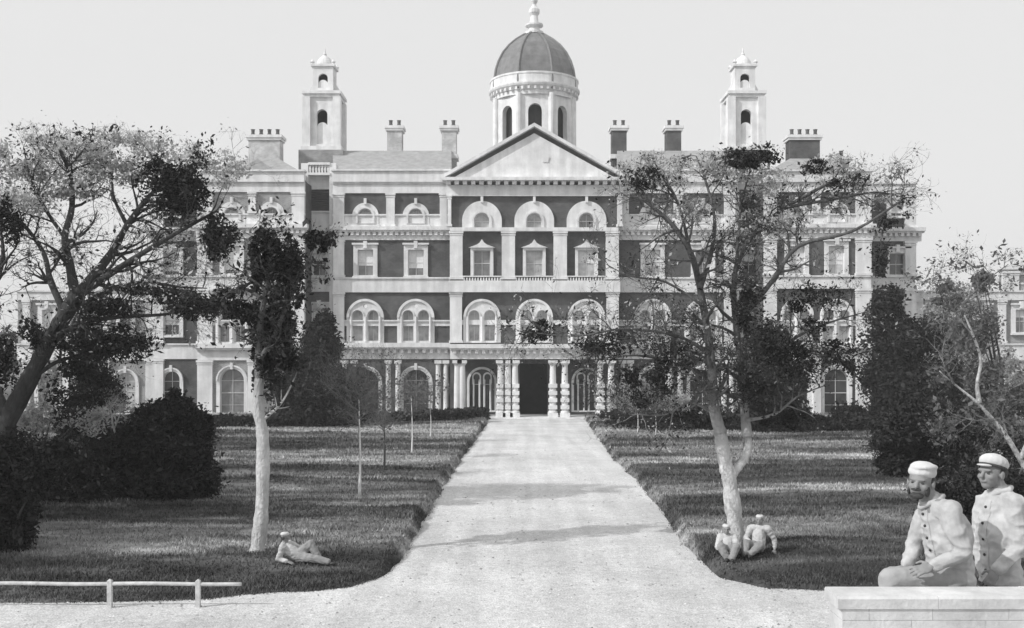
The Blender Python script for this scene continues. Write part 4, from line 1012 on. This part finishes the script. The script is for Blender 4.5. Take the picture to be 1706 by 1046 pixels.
for k in range(3): MB().box(x0, x1, DB-0.22+k*0.155, DB-0.085+k*0.155, zt-0.04, zt).build('seat_plank', 'barkmid', root)
for x in (x0+0.05, x1-0.05):
    for y in (DB-0.17, DB+0.17): MB().box(x-0.03, x+0.03, y-0.03, y+0.03, 2.85, zt-0.043).build('leg', 'barkmid', root)
# small stone urn beside the porch
g0 = P(800, 692, 72.5); root = MB().lathe(PX(800, 72.5), 72.5, [(0.0, 0.0), (0.28, 0.0), (0.28, 0.12), (0.12, 0.2), (0.10, 0.3), (0.30, 0.45), (0.38, 0.65), (0.36, 0.75), (0.42, 0.8), (0.42, 0.86), (0.32, 0.84), (0.28, 0.7), (0, 0.65)], 20)
u = root.build('urn', 'stone', smooth=True); tag(u, 'small white urn at the left of the entrance steps', 'urn')

# ------------------------------------------------------------------ people
def ell(c, r, rot=None, nu=16, nv=12):
    v = []; f = []
    for i in range(nv+1):
        th = math.pi*i/nv
        for j in range(nu):
            ph = 2*math.pi*j/nu; v.append(Vector((r[0]*math.sin(th)*math.cos(ph), r[1]*math.sin(th)*math.sin(ph), r[2]*math.cos(th))))
    for i in range(nv):
        for j in range(nu): f.append((i*nu+j, (i+1)*nu+j, (i+1)*nu+(j+1) % nu, i*nu+(j+1) % nu))
    if rot is not None: v = [rot @ p for p in v]
    return [p+Vector(c) for p in v], f
def cap_(mb, a, ra, b_, rb):
    a = Vector(a); b_ = Vector(b_); d = (b_-a); L = d.length; d = d.normalized(); pts = []; rr = []
    for t in (-1, -0.87, -0.5): pts.append(a+d*ra*t); rr.append(ra*math.sqrt(max(1e-4, 1-t*t)))
    for t in (0, 0.33, 0.66, 1): pts.append(a+d*L*t); rr.append(ra+(rb-ra)*t)
    for t in (0.5, 0.87, 1): pts.append(b_+d*rb*t); rr.append(rb*math.sqrt(max(1e-4, 1-t*t)))
    mb.tube(pts, rr, 12)
SCRATCH = bpy.data.scenes.new('scratch')
def remesh(mb, name, m, parent, vox, sm=4, wob=0.0, ws=8.0):
    o = mb.build(name, m, parent)
    bm = bmesh.new(); bm.from_mesh(o.data); bmesh.ops.recalc_face_normals(bm, faces=bm.faces); bm.to_mesh(o.data); bm.free()
    r = o.modifiers.new('r', 'REMESH'); r.mode = 'VOXEL'; r.voxel_size = vox
    s = o.modifiers.new('s', 'SMOOTH'); s.iterations = sm; s.factor = 0.5
    vl = SCRATCH.view_layers[0]; SCRATCH.collection.objects.link(o); vl.update(); dg = vl.depsgraph; me = bpy.data.meshes.new_from_object(o.evaluated_get(dg))
    o.modifiers.clear(); SCRATCH.collection.objects.unlink(o); old = o.data; o.data = me; bpy.data.meshes.remove(old)
    if wob > 0:
        nrm = [v.normal.copy() for v in me.vertices]
        for v, vn in zip(me.vertices, nrm):
            q = v.co*ws; k = 0.6*mnoise.noise(q*0.6)+1.5*(0.22-abs(mnoise.noise(Vector((q.x*1.1+q.z*0.9, q.y*0.9, q.z*1.5-q.x*0.5)))))
            v.co += vn*wob*k
    me.polygons.foreach_set('use_smooth', [True]*len(me.polygons)); me.update(); return o
def head(mb, c, yaw, pitch=0, roll=0, s=1.0):
    """head looking along -Y rotated by yaw about Z; c = centre of the skull"""
    R = Matrix.Rotation(yaw, 3, 'Z') @ Matrix.Rotation(pitch, 3, 'X') @ Matrix.Rotation(roll, 3, 'Y')
    def at(p): return Vector(c)+R @ (Vector(p)*s)
    for p, r in [((0, 0.012, 0.025), (.075, .095, .092)), ((0, -0.03, -0.03), (.062, .062, .075)), ((0, -0.045, -0.085), (.035, .035, .028)), ((0, -0.078, 0.018), (.052, .022, .016)),
                 ((-.078, .01, -.01), (.012, .022, .032)), ((.078, .01, -.01), (.012, .022, .032)), ((-.04, -.06, -.028), (.022, .024, .022)), ((.04, -.06, -.028), (.022, .024, .022)), ((0, -.083, -.058), (.026, .014, .012))]:
        mb.add(*ell(at(p), [q*s for q in r], R))
    cap_(mb, at((0, -.088, .005)), .010*s, at((0, -.112, -.028)), .015*s)
    return R, at
def eyes(at, R, s, parent):
    for q in (-.03, .03):
        MB().add(*ell(at((q, -.079, -.004)), (.013*s, .006*s, .006*s), R, 8, 6)).build('eye', 'hair', parent, smooth=True)
        MB().add(*ell(at((q, -.083, .014)), (.02*s, .008*s, .004*s), R, 8, 6)).build('eyebrow', 'hair', parent, smooth=True)
def hand(mb, w, d, up, s=1.0, curl=0.4, thumb=1):
    """w wrist, d pointing direction, up = back-of-hand normal"""
    w = Vector(w); d = Vector(d).normalized(); up = Vector(up); up = (up-d*up.dot(d)).normalized(); sd_ = d.cross(up)*thumb
    mb.add(*ell(w+d*0.045*s, (0.042*s, 0.05*s, 0.017*s), Matrix((sd_, d, up)).transposed()))
    for i, L in enumerate((0.068, 0.078, 0.072, 0.056)):
        b0 = w+d*0.08*s+sd_*(0.03-0.02*i)*s; dd = (d+sd_*(0.12-0.08*i)).normalized(); k1 = b0+dd*L*.45*s; d2 = (dd-up*curl*(1+.15*i)).normalized(); k2 = k1+d2*L*.33*s; d3 = (d2-up*curl*1.2).normalized()
        cap_(mb, b0, .0098*s, k1, .009*s); cap_(mb, k1, .009*s, k2, .008*s); cap_(mb, k2, .008*s, k2+d3*L*.25*s, .007*s)
    t0 = w+d*0.02*s+sd_*0.035*s; t1 = t0+(d*0.6+sd_*0.7-up*.2).normalized()*0.038*s; cap_(mb, t0, .013*s, t1, .0105*s); cap_(mb, t1, .0105*s, t1+(d+sd_*.15-up*curl).normalized()*0.032*s, .009*s)
def limb(mb, pts, rr):
    for i in range(len(pts)-1): cap_(mb, pts[i], rr[i], pts[i+1], rr[i+1])
def shoe(mb, ank, d, s=1.0):
    ank = Vector(ank); d = Vector(d).normalized(); cap_(mb, ank, .045*s, ank+Vector((0, 0, -.05*s)), .045*s)
    cap_(mb, ank+Vector((0, 0, -.05))*s+d*-.03*s, .038*s, ank+Vector((0, 0, -.06))*s+d*.10*s, .042*s); cap_(mb, ank+Vector((0, 0, -.06))*s+d*.10*s, .042*s, ank+Vector((0, 0, -.068))*s+d*.16*s, .034*s)

def jacket_trim(jk, root, top, bottom, out, n=5):
    """button row and front edge laid on the jacket's surface; out = direction the chest faces"""
    out = Vector(out).normalized(); base = root.location; pts = []
    for i in range(13):
        p = top.lerp(bottom, i/12)+out*0.6-base; hit, loc, nn, _ = jk.ray_cast(p, -out)
        if hit: pts.append(loc+nn*0.002+base)
    if len(pts) > 3: MB().tube(pts, 0.006, 6).build('front_edge', jk.data.materials[0], root)
    side = out.cross(Vector((0, 0, 1))).normalized()
    for i in range(n):
        p = top.lerp(bottom, (i+.4)/n)+out*0.6+side*0.035-base; hit, loc, nn, _ = jk.ray_cast(p, -out)
        if hit: MB().add(*ell(loc+nn*0.003+base, (.011, .011, .011), None, 10, 8)).build('button', 'hair', root, smooth=True)

# --- man seated on the end of the wall, turned to the left
Dm = 7.42
hip = P(1585, 958, Dm); root = empty('person', (hip.x, hip.y, 2.9), 'bearded man in pale jacket and soft cap sitting behind the wall, hand on knee', 'person', 'men at the wall')
chest = P(1574, 888, Dm); nk = P(1552, 834, Dm); hc = P(1534, 803, Dm)
shN = P(1582, 852, Dm-0.17); shF = P(1546, 852, Dm+0.17)
elN = P(1603, 922, Dm-0.25); wrN = P(1552, 944, Dm-0.27)
elF = P(1523, 908, Dm+0.20); wrF = P(1511, 942, Dm+0.10)
hpN = P(1583, 964, Dm-0.1); hpF = P(1580, 964, Dm+0.1); knN = P(1484, 966, Dm-0.11); knF = P(1490, 962, Dm+0.12)
anN = Vector((knN.x+0.02, knN.y-.02, 3.0)); anF = Vector((knF.x-0.05, knF.y+0.03, 3.0))
b = MB(); HS = 1.1; R, at = head(b, hc, math.radians(-36), math.radians(-5), math.radians(4), HS)
cap_(b, hc+Vector((0.03, 0, -0.05)), .058, nk+Vector((0, 0, -0.01)), .062); limb(b, [nk, chest, hip], [.08, .12, .13])
limb(b, [shN, elN, wrN], [.05, .038, .026]); limb(b, [shF, elF, wrF], [.05, .038, .026]); limb(b, [nk, shN], [.06, .05]); limb(b, [nk, shF], [.06, .05])
hand(b, wrN, (-1, -0.1, -0.25), (0, -0.7, 0.7), curl=.55, thumb=1); hand(b, wrF, (-0.75, -0.35, -0.55), (-0.3, -.3, 0.9), curl=.45, thumb=-1)
limb(b, [hpN, knN, anN], [.08, .055, .04]); limb(b, [hpF, knF, anF], [.08, .055, .04])
body = remesh(b, 'body', 'skin', root, 0.0055, 3)
eyes(at, R, HS, root)
j = MB(); limb(j, [nk+Vector((0.01, 0, -0.03)), chest, hip+Vector((0, 0, .03))], [.095, .155, .165])
j.add(*ell(chest+Vector((0.02, 0, -.03)), (.165, .20, .22))); j.add(*ell(chest.lerp(hip, .6), (.155, .19, .18)))
limb(j, [nk+Vector((0.01, -.04, -.04)), shN, elN, wrN.lerp(elN, .1)], [.07, .082, .066, .046]); limb(j, [nk+Vector((0, .04, -.04)), shF, elF, wrF.lerp(elF, .1)], [.07, .08, .062, .046])
cap_(j, hip+Vector((0.02, -.07, -.03)), .13, hip+Vector((-.12, -.07, .0)), .11)
jk = remesh(j, 'jacket', 'cloth', root, 0.008, 2, 0.018, 8); jacket_trim(jk, root, nk+Vector((0, 0, -.06)), hip+Vector((0, 0, .06)), (-0.8, -0.6, 0))
cl = MB(); cl.tube([nk+Vector((-0.085, 0, -.055)), nk+Vector((-.05, -.07, -.01)), nk+Vector((0.03, -.085, .02)), nk+Vector((.085, 0, .035)), nk+Vector((0.03, .08, .02)), nk+Vector((-.05, .06, -.01)), nk+Vector((-0.085, 0, -.055))], .02, 8)
remesh(cl, 'collar', 'cloth', root, 0.007, 2)
tr = MB(); limb(tr, [hpN, knN, anN+Vector((0, 0, .06))], [.115, .085, .07]); limb(tr, [hpF, knF, anF+Vector((0, 0, .06))], [.115, .085, .07]); cap_(tr, hpN, .13, hpF, .13)
remesh(tr, 'trousers', 'trouser', root, 0.010, 3, 0.009, 8)
sh = MB(); shoe(sh, anN, (-1, -.1, 0)); shoe(sh, anF, (-1, 0.2, 0)); remesh(sh, 'shoes', 'leather', root, 0.008, 3)
cp = MB(); cp.add(*ell(at((0, .03, .095)), (.085*HS, .095*HS, .045*HS), R)); cp.add(*ell(at((0, .016, .066)), (.09*HS, .108*HS, .05*HS), R)); cp.add(*ell(at((0.012, .0, .098)), (.088*HS, .098*HS, .03*HS), R @ Matrix.Rotation(math.radians(-8), 3, 'Y')))
remesh(cp, 'cap', 'cap', root, 0.006, 3, .004, 14)
hr = MB()
for q in (-1, 1): hr.add(*ell(at((q*.07, .03, .015)), (.014*HS, .05*HS, .035*HS), R))
hr.add(*ell(at((0, .085, .0)), (.06*HS, .025*HS, .05*HS), R)); remesh(hr, 'hair', 'hair', root, 0.006, 2, .003, 40)
bd = MB(); bd.add(*ell(at((0, -.098, -.047)), (.036*HS, .014*HS, .009*HS), R)); bd.add(*ell(at((0, -.07, -.088)), (.045*HS, .035*HS, .024*HS), R))
for q in (-1, 1): bd.add(*ell(at((q*.056, -.032, -.055)), (.014*HS, .035*HS, .036*HS), R))
remesh(bd, 'beard', 'hair', root, 0.005, 1, .003, 50)

# --- man standing behind the wall
Dm = 7.86; zf = 2.9
hip = P(1668, 985, Dm); root = empty('person', (hip.x, hip.y, zf), 'man in banded pale cap and belted jacket standing by the right edge', 'person', 'men at the wall')
chest = P(1664, 880, Dm); nk = P(1666, 820, Dm); hc = P(1652, 788, Dm)
shN = P(1690, 840, Dm-.14); shF = P(1640, 838, Dm+.14); elN = P(1697, 915, Dm-.2); wrN = P(1660, 952, Dm-.24); elF = P(1632, 915, Dm+.18); wrF = P(1640, 960, Dm+.05)
b = MB(); R, at = head(b, hc, math.radians(-60), math.radians(-6), 0, HS)
cap_(b, hc+Vector((0.025, 0, -0.05)), .058, nk, .062); limb(b, [nk, chest, hip], [.08, .12, .13])
limb(b, [nk, shN, elN, wrN], [.06, .05, .038, .026]); limb(b, [nk, shF, elF, wrF], [.06, .05, .038, .026])
hand(b, wrN, (-.55, -0.25, -0.6), (-.2, -0.8, 0.3), curl=.5, thumb=1); hand(b, wrF, (-.2, -0.5, -0.8), (-1, 0, 0.1), curl=.4, thumb=-1)
ft = []
for q in (-.1, .1):
    hh = hip+Vector((0, q, 0)); kn = Vector((hip.x-.03, hip.y+q, zf+.47)); an = Vector((hip.x+.03, hip.y+q*1.2, zf+.10)); limb(b, [hh, kn, an], [.085, .055, .04]); ft.append((hh, kn, an))
remesh(b, 'body', 'skin', root, 0.0055, 3); eyes(at, R, HS, root)
j = MB(); limb(j, [nk+Vector((0, 0, -.03)), chest, hip+Vector((0, 0, .06))], [.10, .155, .14])
j.add(*ell(chest+Vector((0, 0, -.02)), (.16, .20, .20))); j.add(*ell(hip+Vector((0, 0, .16)), (.15, .18, .14)))
limb(j, [nk+Vector((0.03, -.04, -.04)), shN, elN, wrN.lerp(elN, .12)], [.07, .082, .066, .047]); limb(j, [nk+Vector((-.03, .04, -.04)), shF, elF, wrF.lerp(elF, .12)], [.07, .08, .062, .047])
cap_(j, hip+Vector((0, -.05, .08)), .15, hip+Vector((0, .05, .02)), .155)
jk = remesh(j, 'jacket', 'cloth2', root, 0.008, 2, 0.018, 8); jacket_trim(jk, root, nk+Vector((0, 0, -.06)), hip+Vector((0, 0, .10)), (-0.85, -0.5, 0))
cl = MB(); cl.tube([nk+Vector((-0.085, 0, -.04)), nk+Vector((-.05, -.07, .01)), nk+Vector((0.03, -.085, .03)), nk+Vector((.085, 0, .035)), nk+Vector((0.03, .08, .03)), nk+Vector((-.05, .06, .01)), nk+Vector((-0.085, 0, -.04))], .024, 8)
remesh(cl, 'collar', 'cloth2', root, 0.007, 2)
bl = MB()
for zz in (0.0,):
    bl.lathe(0, 0, [(1.0, -.022), (1.03, 0), (1.0, .022)], 32); bl.v = [(hip.x+.005+p[0]*.166, hip.y+p[1]*.205, hip.z+.055+p[2]) for p in bl.v]
bl.build('belt', 'leather', root)
tr = MB()
for hh, kn, an in ft: limb(tr, [hh, kn, an+Vector((0, 0, .04))], [.125, .09, .075])
remesh(tr, 'trousers', 'trouser', root, 0.010, 3, 0.009, 8)
sh = MB()
for hh, kn, an in ft: shoe(sh, an, (-1, 0, 0))
remesh(sh, 'shoes', 'leather', root, 0.008, 3)
cp = MB(); tl = R @ Matrix.Rotation(math.radians(-12), 3, 'X'); cp.add(*ell(at((0, .02, .075)), (.093*HS, .112*HS, .062*HS), tl)); cp.add(*ell(at((0, -.085, .052)), (.055*HS, .045*HS, .010*HS), R))
remesh(cp, 'cap', 'cap', root, 0.006, 2, .003, 14)
cb = MB(); cb.lathe(0, 0, [(1, -.012), (1.03, 0), (1, .012)], 28); cb.v = [tuple(at((0, .014, .040))+tl @ Vector((p[0]*.095, p[1]*.117, p[2]))) for p in cb.v]; cb.build('cap_band', 'hair', root)
hr = MB()
for q in (-1, 1): hr.add(*ell(at((q*.07, .035, .01)), (.014*HS, .05*HS, .035*HS), R))
hr.add(*ell(at((0, .088, -.01)), (.06*HS, .022*HS, .05*HS), R)); remesh(hr, 'hair', 'hair', root, 0.006, 2, .003, 40)

# --- seated figures on the grass
def sitter(label, hx, hy, D, yaw, spec, m1='cloth2', m2='trouser2', lean=0.0, arm=None, s=1.0):
    """spec: joint offsets from the hip in metres, in figure space (x right, y away, z up), facing -Y before yaw"""
    x = PX(hx, D); z = ground_z(x, D); root = empty('person', (x, D, z), label, 'person')
    Rz = Matrix.Rotation(yaw, 3, 'Z')
    def q(p): return Vector((x, D, z))+Rz @ (Vector(p)*s)
    J = {k: q(v) for k, v in spec.items()}
    b = MB(); hy_ = yaw+spec_yaw.get(label, 0); R, at = head(b, J['head'], hy_, 0, 0, s*1.02)
    limb(b, [J['head']+Vector((0, 0, -.05)), J['neck'], J['chest'], J['hip']], [.055*s, .06*s, .11*s, .12*s])
    for sd_ in 'LR':
        limb(b, [J['neck'], J['sh'+sd_], J['el'+sd_], J['wr'+sd_]], [.055*s, .05*s, .038*s, .028*s])
        d = J['wr'+sd_]-J['el'+sd_]; hand(b, J['wr'+sd_], d, (0.1, -.3, 1), s, .4, 1 if sd_ == 'R' else -1)
        limb(b, [J['hip'], J['kn'+sd_], J['an'+sd_]], [.09*s, .055*s, .04*s])
    remesh(b, 'body', 'skin', root, 0.007, 2)
    j = MB(); limb(j, [J['neck']+Vector((0, 0, -.03)), J['chest'], J['hip']+Vector((0, 0, .03))], [.09*s, .15*s, .155*s])
    for sd_ in 'LR': limb(j, [J['neck']+Vector((0, 0, -.04)), J['sh'+sd_], J['el'+sd_], J['wr'+sd_].lerp(J['el'+sd_], .12)], [.07*s, .08*s, .062*s, .045*s])
    remesh(j, 'jacket', m1, root, 0.010, 2, .013, 9)
    t = MB()
    for sd_ in 'LR': limb(t, [J['hip'], J['kn'+sd_], J['an'+sd_]], [.13*s, .095*s, .07*s])
    remesh(t, 'trousers', m2, root, 0.010, 2, .012, 9)
    c = MB()
    for sd_ in 'LR': shoe(c, J['an'+sd_], Rz @ Vector(spec_foot.get(label, (0, -1, 0.2))), s)
    remesh(c, 'shoes', 'leather' if m2 != 'cloth2' else 'trouser', root, 0.012, 3)
    c = MB(); c.add(*ell(at((0, .018, .062)), (.09*s, .108*s, .05*s), R)); remesh(c, 'cap', 'cap', root, 0.010, 2)
    e = MB(); e.add(*ell(at((0, .085, -.01)), (.06*s, .022*s, .045*s), R)); remesh(e, 'hair', 'hair', root, 0.009, 2)
    eyes(at, R, s, root)
    return root
spec_yaw = {}; spec_foot = {}
lA = 'slumped figure in white sitting against the foot of the forked tree'
sitter(lA, 1214, 930, 19.2, math.radians(-10), s=0.86, spec=dict(hip=(0, 0, .11), chest=(-.02, .03, .34), neck=(-.04, .02, .50), head=(-.05, -.02, .63), shL=(-.18, .02, .45), shR=(.13, .02, .45), elL=(-.24, -.12, .25), elR=(.18, -.14, .25), wrL=(-.12, -.32, .22), wrR=(.10, -.32, .22), knL=(-.17, -.36, .30), knR=(.14, -.36, .30), anL=(-.06, -.40, .09), anR=(.06, -.46, .09)))
lB = 'capped figure in white sitting upright right of the forked tree'
sitter(lB, 1264, 925, 19.5, math.radians(-22), s=0.86, spec=dict(hip=(0, 0, .12), chest=(0, .03, .40), neck=(.01, .03, .60), head=(.02, .01, .74), shL=(-.18, .02, .54), shR=(.20, .02, .54), elL=(-.27, -.05, .32), elR=(.33, .10, .30), wrL=(-.14, -.22, .24), wrR=(.34, .06, .08), knL=(-.22, -.40, .26), knR=(.08, -.42, .24), anL=(-.20, -.62, .09), anR=(-.08, -.66, .09)))
lC = 'man in white reclining on one elbow on the left lawn'
spec_yaw[lC] = math.radians(70); spec_foot[lC] = (-.1, -1, .25)
sitter(lC, 492, 945, 18.9, math.radians(78), s=0.86, spec=dict(hip=(.05, 0, .13), chest=(.0, .16, .27), neck=(-.02, .24, .42), head=(-.02, .22, .56), shL=(-.17, .22, .36), shR=(.15, .22, .38), elL=(-.2, .3, .12), elR=(.26, .02, .28), wrL=(-.22, .08, .07), wrR=(.16, -.18, .34), knL=(-.10, -.42, .14), knR=(.10, -.30, .40), anL=(-.08, -.78, .08), anR=(.10, -.52, .09)))

# ------------------------------------------------------------------ haze in the air
hz = bpy.data.materials.new('haze'); hz.use_nodes = True; t = hz.node_tree; t.nodes.clear()
o_ = t.nodes.new('ShaderNodeOutputMaterial'); pv = t.nodes.new('ShaderNodeVolumePrincipled'); pv.inputs['Color'].default_value = (0.95, 0.95, 0.95, 1); pv.inputs['Density'].default_value = 0.0008
t.links.new(pv.outputs[0], o_.inputs['Volume'])
hb = MB().box(-210, 210, -70, 150, -1.5, 45).build('haze', hz); tag(hb, 'thin pale haze filling the air over the grounds', 'haze', kind='stuff')
